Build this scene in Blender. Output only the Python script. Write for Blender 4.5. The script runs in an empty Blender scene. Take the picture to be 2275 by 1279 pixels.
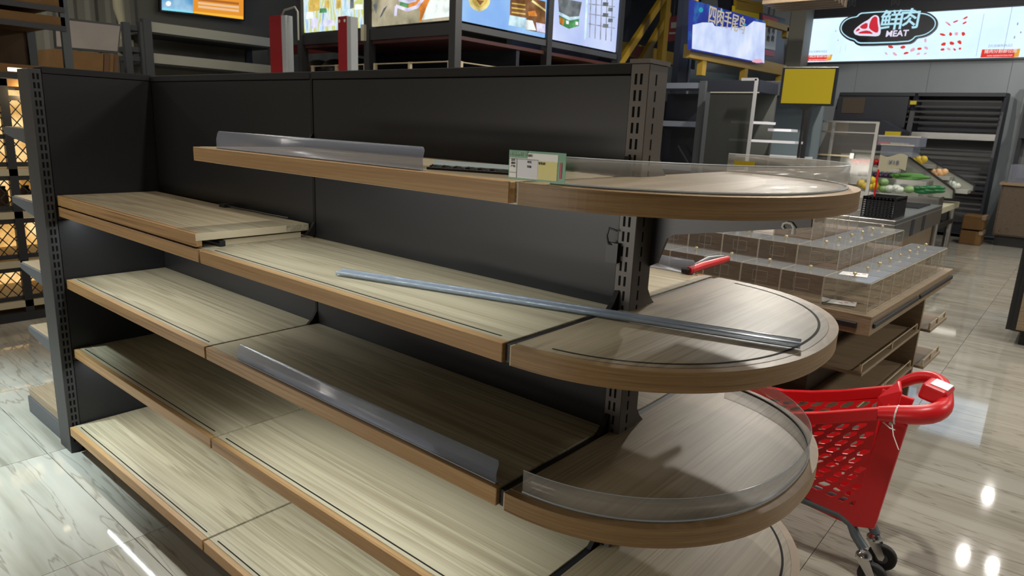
import bpy, bmesh, math, random
from mathutils import Vector, Matrix
random.seed(7)
SC = bpy.context.scene
COL = SC.collection
# ------------------------------------------------------------------ camera
CC = Vector((0.77256, -0.92710, 1.46083))
CR = Vector((0.7627326, 0.6452828, 0.0430001))
CU = Vector((-0.1809216, 0.1490709, 0.9721344))
CF = Vector((-0.6208916, 0.7492582, -0.2304468))
FP = 1515.774
cam_d = bpy.data.cameras.new('camera'); cam = bpy.data.objects.new('camera', cam_d); COL.objects.link(cam)
cam_d.sensor_width = 36; cam_d.lens = FP / 2275 * 36; cam_d.clip_end = 60; cam_d.clip_start = .05
cam.matrix_world = Matrix(((CR.x, CU.x, -CF.x, CC.x), (CR.y, CU.y, -CF.y, CC.y), (CR.z, CU.z, -CF.z, CC.z), (0, 0, 0, 1)))
cam_d.dof.use_dof = True; cam_d.dof.focus_distance = 1.75; cam_d.dof.aperture_fstop = 9
SC.camera = cam
# ------------------------------------------------------------------ light
SC.view_settings.view_transform = 'Standard'; SC.view_settings.look = 'None'
SC.view_settings.gamma = 1; SC.view_settings.exposure = 0; SC.view_settings.use_curve_mapping = False
SC.cycles.transparent_max_bounces = 24
wd = bpy.data.worlds.new('world'); SC.world = wd; wd.use_nodes = True
wd.node_tree.nodes['Background'].inputs[0].default_value = (.6, .7, .85, 1); wd.node_tree.nodes['Background'].inputs[1].default_value = .05
def area(name, loc, tgt, sx, sy, w, col):
    l = bpy.data.lights.new(name, 'AREA'); l.shape = 'RECTANGLE'; l.size = sx; l.size_y = sy; l.energy = w; l.color = col
    o = bpy.data.objects.new(name, l); COL.objects.link(o); o.location = loc
    o.rotation_euler = (Vector(tgt) - Vector(loc)).to_track_quat('-Z', 'Y').to_euler(); return o
def lamp(name, loc, w, col, r):
    l = bpy.data.lights.new(name, 'POINT'); l.energy = w; l.color = col; l.shadow_soft_size = r
    o = bpy.data.objects.new(name, l); COL.objects.link(o); o.location = loc; return o
STRIPS = [(-5.2, -3.6, 12), (-2.6, -4.2, 8), (1.8, -4.6, 6), (-6.3, .30, 45), (-1.9, .25, 17)]
for i, (x, y, w) in enumerate(STRIPS):
    area('strip_light', (x, y, 3.98), (x, y, 0), 2.4, .12, w, (1, .87, .72) if x > -6 else (1, .95, .85))
area('front_fill_light', (-3.4, -6.7, .62), (-3.4, 0, .62), 4.8, .5, 120, (1, .92, .80))  # added low fill from behind the camera for fascias and lower compartments
LEDS = [(-1.8, 1.067, 1.14), (-1.8, .466, 1.14), (-.6, 1.366, 1.14), (-.6, .767, 1.14), (-.6, .466, 1.14)]
for x, z, L in LEDS:
    area('led_light', (x, .055, z - .0475), (x, .055 + .25, z - 1.0), L, .008, 3.0, (.90, .98, 1))
for x, y, w, sz in ((4.2, 3.2, 110, .6), (4.2, 7.2, 110, .6), (.40, 11.74, 26, .06), (.345, 9.52, 26, .06), (.68, 9.49, 20, .06), (-2.5, 8.6, 45, .3), (-.7, 3.5, 40, .12), (1.0, 4.4, 30, .7), (.35, .75, 66, .12), (-7.2, -1.6, 70, .5), (-6.2, 4.2, 14, .3)):  # far small three follow floor glints; bin and round-shelf lamps are added fill
    area('spot_and_fill_light', (x, y, 3.98), (x, y, 0), sz, sz, w, (1, .96, .88))
sp = bpy.data.lights.new('aisle_fill_spot', 'SPOT'); sp.energy = 1500; sp.color = (.74, .93, 1); sp.spot_size = math.radians(48); sp.spot_blend = .8; sp.shadow_soft_size = .08  # added spot that brightens the left aisle floor, no known fixture there
spo = bpy.data.objects.new('aisle_fill_spot', sp); COL.objects.link(spo); spo.location = (-2.75, -1.35, 3.95); spo.rotation_euler = (math.radians(4), math.radians(2), 0)
lamp('pendant_bulb_light', (-1.74, 6.47, 3.5), 250, (1, .94, .84), .05)
# ------------------------------------------------------------------ helpers
def ray(px, py): return CF + CR * ((px - 1137.5) / FP) - CU * ((py - 639.5) / FP)
def ox(px, py, X): d = ray(px, py); return CC + d * ((X - CC.x) / d.x)
def oy(px, py, Y): d = ray(px, py); return CC + d * ((Y - CC.y) / d.y)
def oz(px, py, Z): d = ray(px, py); return CC + d * ((Z - CC.z) / d.z)

NTH = ['first', 'second', 'third', 'fourth', 'fifth', 'sixth', 'seventh', 'eighth', 'ninth']
class MB:
    def __init__(s): s.v = []; s.f = []; s.sm = []
    def add(s, vs, fs, smooth=False):
        n = len(s.v); s.v += [tuple(v) for v in vs]
        for f in fs: s.f.append([n + i for i in f]); s.sm.append(smooth)
        return s
    def box(s, x0, x1, y0, y1, z0, z1):
        vs = [(x, y, z) for z in (z0, z1) for x, y in ((x0, y0), (x1, y0), (x1, y1), (x0, y1))]
        return s.add(vs, [(3, 2, 1, 0), (4, 5, 6, 7), (0, 1, 5, 4), (1, 2, 6, 5), (2, 3, 7, 6), (3, 0, 4, 7)])
    def cbox(s, c, sz, M=None):
        M = M or Matrix.Identity(3); c = Vector(c)
        vs = [c + M @ Vector((sx * sz[0] / 2, sy * sz[1] / 2, sz_ * sz[2] / 2)) for sz_ in (-1, 1) for sx, sy in ((-1, -1), (1, -1), (1, 1), (-1, 1))]
        return s.add(vs, [(3, 2, 1, 0), (4, 5, 6, 7), (0, 1, 5, 4), (1, 2, 6, 5), (2, 3, 7, 6), (3, 0, 4, 7)])
    def bar(s, p, q, w, h, up=(0, 0, 1)):
        p, q = Vector(p), Vector(q); d = (q - p); L = d.length; d.normalize()
        a = d.cross(Vector(up)); 
        if a.length < 1e-4: a = d.cross(Vector((0, 1, 0)))
        a.normalize(); b = a.cross(d)
        return s.cbox((p + q) / 2, (L, w, h), Matrix((d, a, b)).transposed())
    def tube(s, pts, r, n=8, closed=False, caps=True):
        pts = [Vector(p) for p in pts]; N = len(pts); rings = []
        rr = r if isinstance(r, (list, tuple)) else [r] * N
        t0 = None; a = None
        for i, p in enumerate(pts):
            if closed: t = (pts[(i + 1) % N] - pts[i - 1])
            else: t = (pts[min(i + 1, N - 1)] - pts[max(i - 1, 0)])
            t.normalize()
            if a is None:
                a = t.cross(Vector((0, 0, 1)))
                if a.length < .05: a = t.cross(Vector((0, 1, 0)))
            else: a = a - t * a.dot(t)
            a.normalize(); b = t.cross(a)
            rings.append([p + (a * math.cos(k * 2 * math.pi / n) + b * math.sin(k * 2 * math.pi / n)) * rr[i] for k in range(n)])
        vs = [v for R in rings for v in R]; fs = []
        for i in range(N if closed else N - 1):
            j = (i + 1) % N
            for k in range(n): fs.append((i * n + k, i * n + (k + 1) % n, j * n + (k + 1) % n, j * n + k))
        s.add(vs, fs, n > 5)
        if caps and not closed:
            s.add(rings[0], [tuple(range(n - 1, -1, -1))]); s.add(rings[-1], [tuple(range(n))])
        return s
    def cyl(s, p, q, r, n=16): return s.tube([p, q], r, n)
    def prism(s, poly, z0, z1, axis='z'):
        n = len(poly)
        def P(a, b, c): return {'z': (a, b, c), 'y': (a, c, b), 'x': (c, a, b)}[axis]
        vs = [P(a, b, z0) for a, b in poly] + [P(a, b, z1) for a, b in poly]
        fs = [tuple(range(n - 1, -1, -1)), tuple(range(n, 2 * n))] + [(i, (i + 1) % n, n + (i + 1) % n, n + i) for i in range(n)]
        return s.add(vs, fs)
    def ell(s, c, r, nu=12, nv=8, M=None):
        M = M or Matrix.Identity(3); c = Vector(c); vs = []; fs = []
        for j in range(nv + 1):
            t = math.pi * j / nv
            for i in range(nu):
                u = 2 * math.pi * i / nu
                vs.append(c + M @ Vector((r[0] * math.sin(t) * math.cos(u), r[1] * math.sin(t) * math.sin(u), r[2] * math.cos(t))))
        for j in range(nv):
            for i in range(nu): fs.append((j * nu + i, (j + 1) * nu + i, (j + 1) * nu + (i + 1) % nu, j * nu + (i + 1) % nu))
        return s.add(vs, fs, True)
    def quad(s, a, b, c, d): return s.add([a, b, c, d], [(0, 1, 2, 3)])
    def slab(s, a, b, c, d, t):  # quad with thickness t opposite to its normal
        a, b, c, d = map(Vector, (a, b, c, d)); n = (b - a).cross(d - a).normalized() * t
        vs = [a, b, c, d, a - n, b - n, c - n, d - n]
        return s.add(vs, [(0, 1, 2, 3), (7, 6, 5, 4), (0, 4, 5, 1), (1, 5, 6, 2), (2, 6, 7, 3), (3, 7, 4, 0)])
    def build(s, name, mat, parent=None, bevel=0, seg=1, kind=None, label=None):
        me = bpy.data.meshes.new(name); off = Vector(wloc(parent)) if parent else Vector((0, 0, 0))
        me.from_pydata([Vector(v) - off for v in s.v], [], s.f)
        bm = bmesh.new(); bm.from_mesh(me); bmesh.ops.recalc_face_normals(bm, faces=bm.faces)
        bm.to_mesh(me); bm.free()
        me.polygons.foreach_set('use_smooth', s.sm if len(s.sm) == len(me.polygons) else [False] * len(me.polygons)); me.update()
        me.materials.append(mat)
        o = bpy.data.objects.new(name, me); COL.objects.link(o)
        if parent: o.parent = parent
        if bevel:
            b = o.modifiers.new('bevel', 'BEVEL'); b.width = bevel; b.segments = seg; b.limit_method = 'ANGLE'; b.angle_limit = .6
        if kind: o['kind'] = kind
        if label: o['label'] = label
        return o
def wloc(o):
    v = Vector((0, 0, 0))
    while o: v = v + o.location; o = o.parent
    return v
def tag(o, label=None, cat=None, group=None, kind=None):
    if label: o['label'] = label
    if cat: o['category'] = cat
    if group: o['group'] = group
    if kind: o['kind'] = kind
    return o
def thing(name, label, cat, loc, group=None):
    o = bpy.data.objects.new(name, None); o.empty_display_size = .1; COL.objects.link(o); o.location = loc
    return tag(o, label, cat, group)
def dup(root, loc, label=None, rotz=None):
    def cp(o, par):
        c = o.copy(); COL.objects.link(c); c.parent = par
        for ch in list(o.children): cp(ch, c)
        return c
    r = cp(root, None); r.location = loc
    if rotz is not None: r.rotation_euler = (0, 0, rotz)
    if label: r['label'] = label
    return r
_textcache = {}
def text(name, body, mat, parent, origin, xdir, ydir, size, depth=.002, align='CENTER', shear=0, bold=0.0):
    cu = bpy.data.curves.new(name, 'FONT'); cu.body = body; cu.size = 1; cu.align_x = align; cu.align_y = 'CENTER'; cu.shear = shear; cu.extrude = .01; cu.offset = bold; cu.resolution_u = 2
    o = bpy.data.objects.new(name, cu); COL.objects.link(o)
    dg = bpy.context.evaluated_depsgraph_get(); dg.update()
    me = bpy.data.meshes.new_from_object(o.evaluated_get(dg)); bpy.data.objects.remove(o)
    xd = Vector(xdir).normalized(); yd = Vector(ydir).normalized(); nd = xd.cross(yd)
    off = Vector(origin) - wloc(parent)
    for v in me.vertices:
        c = v.co.copy(); v.co = off + xd * c.x * size + yd * c.y * size + nd * c.z * depth / .01
    me.materials.clear(); me.materials.append(mat); me.name = name
    r = bpy.data.objects.new(name, me); COL.objects.link(r); r.parent = parent; return r

# ------------------------------------------------------------------ materials
def mat(name, col, rough=.5, metal=0, spec=.5, noise=0, nscale=8, emit=0, bump=0, stretch=(1, 1, 1)):
    m = bpy.data.materials.new(name); m.use_nodes = True; nt = m.node_tree; b = nt.nodes['Principled BSDF']
    b.inputs['Base Color'].default_value = (*col, 1); b.inputs['Roughness'].default_value = rough
    b.inputs['Metallic'].default_value = metal; b.inputs['Specular IOR Level'].default_value = spec
    if noise or bump:
        tc = nt.nodes.new('ShaderNodeTexCoord'); mp = nt.nodes.new('ShaderNodeMapping'); mp.inputs['Scale'].default_value = stretch
        ns = nt.nodes.new('ShaderNodeTexNoise'); ns.inputs['Scale'].default_value = nscale; ns.inputs['Detail'].default_value = 4
        nt.links.new(tc.outputs['Object'], mp.inputs[0]); nt.links.new(mp.outputs[0], ns.inputs['Vector'])
        if noise:
            cr = nt.nodes.new('ShaderNodeValToRGB')
            cr.color_ramp.elements[0].color = (*[c * (1 - noise) for c in col], 1); cr.color_ramp.elements[0].position = .3
            cr.color_ramp.elements[1].color = (*[min(1, c * (1 + noise)) for c in col], 1); cr.color_ramp.elements[1].position = .7
            nt.links.new(ns.outputs[0], cr.inputs[0]); nt.links.new(cr.outputs[0], b.inputs['Base Color'])
        if bump:
            bp = nt.nodes.new('ShaderNodeBump'); bp.inputs['Strength'].default_value = bump; bp.inputs['Distance'].default_value = .01
            nt.links.new(ns.outputs[0], bp.inputs['Height']); nt.links.new(bp.outputs[0], b.inputs['Normal'])
    if emit:
        b.inputs['Emission Color'].default_value = (*col, 1); b.inputs['Emission Strength'].default_value = emit
    return m
def srgb(h):
    h = h.lstrip('#'); c = [int(h[i:i + 2], 16) / 255 for i in (0, 2, 4)]
    return tuple(x / 12.92 if x <= .04045 else ((x + .055) / 1.055) ** 2.4 for x in c)
def wood(name, c_dark, c_mid, c_light, rough, axis='x', scale=1.0, fine=.35, spec=.4, big=1.0):
    m = bpy.data.materials.new(name); m.use_nodes = True; nt = m.node_tree; N = nt.nodes.new; L = nt.links.new
    b = nt.nodes['Principled BSDF']; b.inputs['Roughness'].default_value = rough; b.inputs['Specular IOR Level'].default_value = spec
    tc = N('ShaderNodeTexCoord'); oi = N('ShaderNodeObjectInfo'); ad = N('ShaderNodeVectorMath'); ad.operation = 'MULTIPLY_ADD'
    cb = N('ShaderNodeCombineXYZ')
    for k in range(3): L(oi.outputs['Random'], cb.inputs[k])
    L(cb.outputs[0], ad.inputs[0]); ad.inputs[1].default_value = (17, 23, 11); L(tc.outputs['Object'], ad.inputs[2])
    mp = N('ShaderNodeMapping'); mp.inputs['Scale'].default_value = {'x': (.34, 5.2, 5.2), 'y': (5.2, .34, 5.2), 'z': (.6, .6, 30)}[axis]
    L(ad.outputs[0], mp.inputs[0])
    n1 = N('ShaderNodeTexNoise'); n1.inputs['Scale'].default_value = 1.3 * scale; n1.inputs['Detail'].default_value = 2; n1.inputs['Distortion'].default_value = .9 * big
    mp2 = N('ShaderNodeMapping'); mp2.inputs['Scale'].default_value = {'x': (1.3, 120, 120), 'y': (120, 1.3, 120), 'z': (3, 3, 200)}[axis]; L(ad.outputs[0], mp2.inputs[0])
    n2 = N('ShaderNodeTexNoise'); n2.inputs['Scale'].default_value = 1.2; n2.inputs['Detail'].default_value = 3
    L(mp.outputs[0], n1.inputs['Vector']); L(mp2.outputs[0], n2.inputs['Vector'])
    mx = N('ShaderNodeMix'); mx.data_type = 'FLOAT'; mx.inputs[0].default_value = fine; L(n1.outputs[0], mx.inputs[2]); L(n2.outputs[0], mx.inputs[3])
    cr = N('ShaderNodeValToRGB'); e = cr.color_ramp.elements
    e[0].position = .30; e[0].color = (*c_dark, 1); e[1].position = .68; e[1].color = (*c_light, 1)
    vein = tuple(a * .45 + b * .55 for a, b in zip(c_dark, c_mid))
    for pp, cc in ((.40, c_mid), (.455, c_light if big else c_mid), (.472, vein if big else c_mid), (.486, c_mid), (.55, c_light if big else c_mid), (.565, vein if big else c_light), (.58, c_mid)):
        x = e.new(pp); x.color = (*cc, 1)
    if not big:
        for el, pp in zip(e, (.36, .42, .45, .47, .485, .51, .53, .55, .62)): el.position = pp
    L(mx.outputs[0], cr.inputs[0]); L(cr.outputs[0], b.inputs['Base Color'])
    return m
def emis(name, col, s=1.0):
    m = bpy.data.materials.new(name); m.use_nodes = True; nt = m.node_tree; nt.nodes.clear()
    e = nt.nodes.new('ShaderNodeEmission'); e.inputs[0].default_value = (*col, 1); e.inputs[1].default_value = s
    o = nt.nodes.new('ShaderNodeOutputMaterial'); nt.links.new(e.outputs[0], o.inputs[0]); return m
def emis_noise(name, stops, scale, s=1.0, stretch=(1, 1, 1), detail=4):
    m = bpy.data.materials.new(name); m.use_nodes = True; nt = m.node_tree; nt.nodes.clear(); N = nt.nodes.new; L = nt.links.new
    tc = N('ShaderNodeTexCoord'); mp = N('ShaderNodeMapping'); mp.inputs['Scale'].default_value = stretch
    ns = N('ShaderNodeTexNoise'); ns.inputs['Scale'].default_value = scale; ns.inputs['Detail'].default_value = detail
    cr = N('ShaderNodeValToRGB'); els = cr.color_ramp.elements
    for i, (p, c) in enumerate(stops):
        el = els[i] if i < 2 else els.new(p)
        el.position = p; el.color = (*c, 1)
    e = N('ShaderNodeEmission'); e.inputs[1].default_value = s; o = N('ShaderNodeOutputMaterial')
    L(tc.outputs['Object'], mp.inputs[0]); L(mp.outputs[0], ns.inputs['Vector']); L(ns.outputs[0], cr.inputs[0]); L(cr.outputs[0], e.inputs[0]); L(e.outputs[0], o.inputs[0])
    return m
def sheet(name, tint, refl=1.0, haze=0.0, hcol=(.8, .85, .9), rough=.06):
    m = bpy.data.materials.new(name); m.use_nodes = True; nt = m.node_tree; nt.nodes.clear(); N = nt.nodes.new; L = nt.links.new
    tr = N('ShaderNodeBsdfTransparent'); tr.inputs[0].default_value = (*tint, 1)
    gl = N('ShaderNodeBsdfGlossy'); gl.inputs['Roughness'].default_value = rough
    fr = N('ShaderNodeFresnel'); fr.inputs[0].default_value = 1.45
    mu = N('ShaderNodeMath'); mu.operation = 'MULTIPLY'; mu.inputs[1].default_value = refl; L(fr.outputs[0], mu.inputs[0])
    m1 = N('ShaderNodeMixShader'); L(mu.outputs[0], m1.inputs[0]); L(tr.outputs[0], m1.inputs[1]); L(gl.outputs[0], m1.inputs[2])
    df = N('ShaderNodeBsdfDiffuse'); df.inputs[0].default_value = (*hcol, 1)
    m2 = N('ShaderNodeMixShader'); m2.inputs[0].default_value = haze; L(m1.outputs[0], m2.inputs[1]); L(df.outputs[0], m2.inputs[2])
    o = N('ShaderNodeOutputMaterial'); L(m2.outputs[0], o.inputs[0]); return m

M = {}
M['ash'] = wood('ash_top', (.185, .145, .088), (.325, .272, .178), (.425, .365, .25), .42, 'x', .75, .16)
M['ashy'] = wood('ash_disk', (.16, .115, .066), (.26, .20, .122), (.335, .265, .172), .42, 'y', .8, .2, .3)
M['walnut'] = wood('brown_board', (.020, .011, .006), (.034, .020, .012), (.052, .033, .019), .4, 'x', 1.1, .35)
M['walnut2'] = wood('mid_brown_board', (.075, .05, .028), (.125, .085, .05), (.175, .122, .075), .4, 'x', 1.1, .35)
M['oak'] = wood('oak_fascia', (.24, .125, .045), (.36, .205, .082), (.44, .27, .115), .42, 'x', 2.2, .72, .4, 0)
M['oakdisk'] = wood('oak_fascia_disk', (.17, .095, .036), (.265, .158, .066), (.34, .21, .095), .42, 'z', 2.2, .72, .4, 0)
M['cream'] = mat('cream_edge', (.55, .45, .30), .5)
M['charcoal'] = mat('charcoal_panel', (.017, .0165, .0175), .36, 0, .3, .05, 3)
M['post'] = mat('post_metal', (.080, .066, .056), .45, .0, .5)
M['postdark'] = mat('slot_dark', (.004, .004, .004), .8, 0, .1)
M['blackmetal'] = mat('black_metal', (.012, .012, .013), .45)
M['groove'] = mat('groove_dark', (.010, .008, .006), .7, 0, .2)
M['acr'] = sheet('acrylic', (.975, .975, .965), .9, .035, (.9, .84, .72))
M['acrhaze'] = sheet('acrylic_hazy', (.88, .89, .92), .38, .28, (.42, .45, .54), .25)
M['acredge'] = sheet('acrylic_edge', (.8, .8, .78), 1.2, .55, (.75, .68, .55))
M['acrpocket'] = sheet('acrylic_pocket', (.8, .8, .78), 1.2, .45, (.62, .56, .44))
M['acrline'] = mat('acrylic_line', (.45, .48, .50), .25)
M['red'] = mat('red_plastic', (.66, .011, .016), .35, 0, .5)
M['greysteel'] = mat('grey_tube', (.11, .13, .145), .35, .3)
M['chrome'] = mat('chrome', (.6, .6, .6), .2, 1)
M['steel'] = mat('brushed_steel', (.42, .42, .41), .32, 1)
M['rubber'] = mat('black_rubber', (.014, .014, .015), .6)
M['white'] = mat('white_plain', (.75, .75, .72), .5)
M['brass'] = mat('brass', (.72, .60, .36), .3, .8)
M['brassp'] = mat('pale_brass', (.62, .52, .34), .4, .2)
M['tablewood'] = wood('table_wood', (.14, .095, .055), (.23, .165, .10), (.31, .23, .15), .45, 'x', 1.3, .4)
M['darkwood'] = wood('dark_wood', (.05, .034, .022), (.09, .062, .040), (.13, .09, .06), .5, 'x', 1.3, .4)
M['yellow'] = mat('yellow_paint', (.30, .185, .012), .45)
M['signyellow'] = mat('sign_yellow', (.62, .48, .008), .5)
M['navy'] = mat('navy_black', (.012, .014, .024), .45)
M['galv'] = mat('galvanised', (.46, .45, .38), .45, .3)
M['rack'] = mat('rack_grey', (.065, .07, .077), .5)
M['carton'] = mat('carton', (.155, .085, .033), .8, 0, .2, .12, 6)
M['wallgrey'] = mat('wall_grey', (.30, .335, .36), .55, 0, .4, .04, 1.5)
M['wallleft'] = mat('wall_left_grey', (.205, .20, .17), .6, 0, .4, .05, 1.2)
M['wallplain'] = mat('wall_plain', (.45, .45, .45), .8)
M['ceil'] = mat('ceiling_dark', (.05, .05, .055), .9)
M['led'] = emis('tube_glow', (.9, .97, 1), 6)
M['warmled'] = emis('warm_tube', (1, .82, .5), 3)
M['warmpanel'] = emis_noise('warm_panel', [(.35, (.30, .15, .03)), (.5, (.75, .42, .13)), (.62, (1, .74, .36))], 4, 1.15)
def marble():
    m = bpy.data.materials.new('marble_tile'); m.use_nodes = True; nt = m.node_tree; N = nt.nodes.new; L = nt.links.new
    b = nt.nodes['Principled BSDF']; b.inputs['Roughness'].default_value = .045; b.inputs['Specular IOR Level'].default_value = .9
    tc = N('ShaderNodeTexCoord'); oi = N('ShaderNodeObjectInfo'); ad = N('ShaderNodeVectorMath'); ad.operation = 'MULTIPLY_ADD'
    cb = N('ShaderNodeCombineXYZ')
    for k in range(3): L(oi.outputs['Random'], cb.inputs[k])
    L(cb.outputs[0], ad.inputs[0]); ad.inputs[1].default_value = (31, 47, 13); L(tc.outputs['Object'], ad.inputs[2])
    mp = N('ShaderNodeMapping'); mp.inputs['Scale'].default_value = (.55, 6, 1); L(ad.outputs[0], mp.inputs[0])
    n1 = N('ShaderNodeTexNoise'); n1.inputs['Scale'].default_value = 1.5; n1.inputs['Detail'].default_value = 4; n1.inputs['Roughness'].default_value = .5; n1.inputs['Distortion'].default_value = .25
    L(mp.outputs[0], n1.inputs['Vector'])
    cr = N('ShaderNodeValToRGB'); e = cr.color_ramp.elements
    e[0].position = .26; e[0].color = (.22, .20, .155, 1); e[1].position = .66; e[1].color = (.43, .405, .345, 1)
    for pp, cc in ((.36, (.32, .295, .24)), (.445, (.375, .35, .29)), (.46, (.24, .215, .17)), (.472, (.37, .345, .29)), (.54, (.41, .385, .325)), (.552, (.27, .245, .195)), (.562, (.40, .375, .32))):
        x = e.new(pp); x.color = (*cc, 1)
    L(n1.outputs[0], cr.inputs[0]); L(cr.outputs[0], b.inputs['Base Color'])
    return m
M['tile'] = marble()
M['grout'] = mat('grout', (.16, .15, .13), .8)

# ------------------------------------------------------------------ room shell
X0, X1, Y0, Y1, ZC = -9.7, 9.0, -7.2, 13.0, 4.6
fl = MB().box(X0, X1, Y0, Y1, -.12, -.012).build('floor', M['grout'], None, kind='structure')
T = .9; tiles = []
i0 = math.floor((X0 - .24) / T); j0 = math.floor((Y0 + .12) / T)
for i in range(i0, math.ceil((X1 - .24) / T)):
    for j in range(j0, math.ceil((Y1 + .12) / T)):
        a, b = .24 + i * T, -.12 + j * T
        if a >= X0 - .01 and a + T <= X1 + .3 and b >= Y0 - .3 and b + T <= Y1 + .3:
            tiles.append((max(a, X0), min(a + T, X1), max(b, Y0), min(b + T, Y1)))
def vis(t):
    c = Vector(((t[0] + t[1]) / 2, (t[2] + t[3]) / 2, 0)) - CC; z = c.dot(CF)
    if z < .3: return 50 + c.length
    px, py = FP * c.dot(CR) / z / 1137, FP * c.dot(CU) / z / 640
    return c.length + (0 if abs(px) < 1.25 and abs(py) < 1.4 else 25)
tiles.sort(key=vis)
full = MB().box(-T / 2 + .0012, T / 2 - .0012, -T / 2 + .0012, T / 2 - .0012, -.012, 0)
proto = None; rest = MB()
for k, t in enumerate(tiles):
    if k < 290 and abs(t[1] - t[0] - T) < .001 and abs(t[3] - t[2] - T) < .001:
        c = ((t[0] + t[1]) / 2, (t[2] + t[3]) / 2, 0)
        if proto is None: proto = full.build('tile', M['tile'], fl); o = proto
        else: o = proto.copy(); COL.objects.link(o)
        o.location = c
    else: rest.box(t[0] + .0012, t[1] - .0012, t[2] + .0012, t[3] - .0012, -.012, 0)
rest.build('tile_field', M['tile'], fl, kind='stuff')
MB().box(X0, X1, Y0, Y1, ZC, ZC + .1).build('ceiling', M['ceil'], None, kind='structure')
wb = MB().box(X0, X1, Y1, Y1 + .12, 0, ZC).build('wall_back', M['wallgrey'], None, kind='structure')
for k in range(9):
    x = -4.0 + k * 1.15
    MB().box(x + .004, x + 1.146, Y1 - .012, Y1, .1, 2.84).build('wall_panel', M['wallgrey'], wb)
wl = MB().box(X0 - .12, X0, Y0, Y1, 0, ZC).build('wall_left', M['wallleft'], None, kind='structure')
for k in range(9):
    y = 1.2 + k * .25
    MB().prism([(y, X0), (y + .05, X0 + .03), (y + .11, X0 + .03), (y + .16, X0)], 0, ZC).build('wall_rib', M['wallleft'], wl) if False else MB().add([(X0, y, 0), (X0 + .03, y + .05, 0), (X0 + .03, y + .11, 0), (X0, y + .16, 0), (X0, y, ZC), (X0 + .03, y + .05, ZC), (X0 + .03, y + .11, ZC), (X0, y + .16, ZC)], [(0, 1, 5, 4), (1, 2, 6, 5), (2, 3, 7, 6)]).build('wall_rib', M['wallleft'], wl)
MB().box(X1, X1 + .12, Y0, Y1, 0, ZC).build('wall_right', M['wallplain'], None, kind='structure')
MB().box(X0, X1, Y0 - .12, Y0, 0, ZC).build('wall_front', M['wallplain'], None, kind='structure')
# ceiling strip fixtures
for n, (x, y, w) in enumerate(STRIPS):
    t = thing('strip_lamp', f'white tube strip lamp under the ceiling outside the photo, {NTH[n]} one', 'lamp', (x, y, 4.02), 'strip lamps over the front aisle')
    MB().box(x - 1.22, x + 1.22, y - .08, y + .08, 4.02, 4.08).build('housing', M['white'], t)
    for sx in (-1, 1): MB().cyl((x + sx, y, 4.08), (x + sx, y, ZC), .006, 6).build('hanger', M['blackmetal'], t)
t = thing('pendant_lamp', 'small bright pendant lamp hung above the fresh food area, outside the photo', 'lamp', (-1.74, 6.47, 3.6))
MB().cyl((-1.74, 6.47, 3.66), (-1.74, 6.47, ZC), .008, 6).build('cord', M['blackmetal'], t)
MB().tube([(-1.74, 6.47, 3.56), (-1.74, 6.47, 3.62), (-1.74, 6.47, 3.68)], [.16, .10, .03], 16).build('lamp_shade', M['blackmetal'], t)

dcs = thing('added_fill_case', 'white case added round the front fill light by the front wall, unseen', 'display case', (-3.6, -6.95, 0))  # made-up case, added to house the front fill light
MB().box(-6.4, -.8, -7.15, -6.76, 0, .32).build('body', M['white'], dcs); MB().box(-6.4, -.8, -7.15, -6.76, .92, 1.1).build('canopy', M['white'], dcs); MB().box(-6.4, -.8, -7.18, -7.1, .32, .92).build('back_sheet', M['white'], dcs)
# ------------------------------------------------------------------ main gondola
ZT, ZA, ZB_, ZCc, ZD = 1.366, 1.067, .767, .466, .124
L2 = -1.2; L1 = -2.388; TH = .039; YP = .398; YB = .452; YBK = .922; H = 1.607
def bracket(x, z, y0, y1, side=1):
    # steel side arm under a board, deep at the post and shallow at its tip
    mb = MB(); h = .085
    a = [(y0, z - TH + .002), (y1, z - TH + .002), (y1, z - TH - .006), (y0 + (y1 - y0) * .25, z - TH - .022), (y0, z - TH - .05)]
    return mb.prism(a, x - .0025, x + .0025, 'x')
def board(name, root, x0, x1, y0, y1, z, m, fascia='front', groove=True, gx0=.03, gx1=.03):
    fy = .019
    if fascia == 'front': b = MB().box(x0, x1, y0 + fy, y1, z - TH, z).build(name, m, root, .001)
    else: b = MB().box(x0, x1, y0, y1 - fy, z - TH, z).build(name, m, root, .001)
    if fascia == 'front': MB().box(x0, x1, y0, y0 + fy, z - TH, z - .0006).build('fascia', M['oak'], b, .0012)
    else: MB().box(x0, x1, y1 - fy, y1, z - TH, z - .0006).build('fascia', M['oak'], b, .0012)
    if groove:
        gy = y0 + .030 if fascia == 'front' else y1 - .034
        MB().box(x0 + gx0, x1 - gx1, gy, gy + .0042, z - .004, z + .0005).build('price_strip_groove', M['groove'], b)
    return b
def tooth(root, x, y, z, s, m=None):   # little triangular clip where an arm hooks into the post, standing on the board
    return MB().prism([(y, z), (y - s * .040, z), (y - s * .020, z + .018), (y - s * .004, z + .042), (y, z + .042)], x - .006, x + .006, 'x').build('arm_clip', M['groove'] if m else M['post'], root)
def slots(root, rects): 
    mb = MB()
    for r in rects: mb.box(*r)
    return mb.build('slot_rows', M['postdark'], root, kind='stuff')
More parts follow.
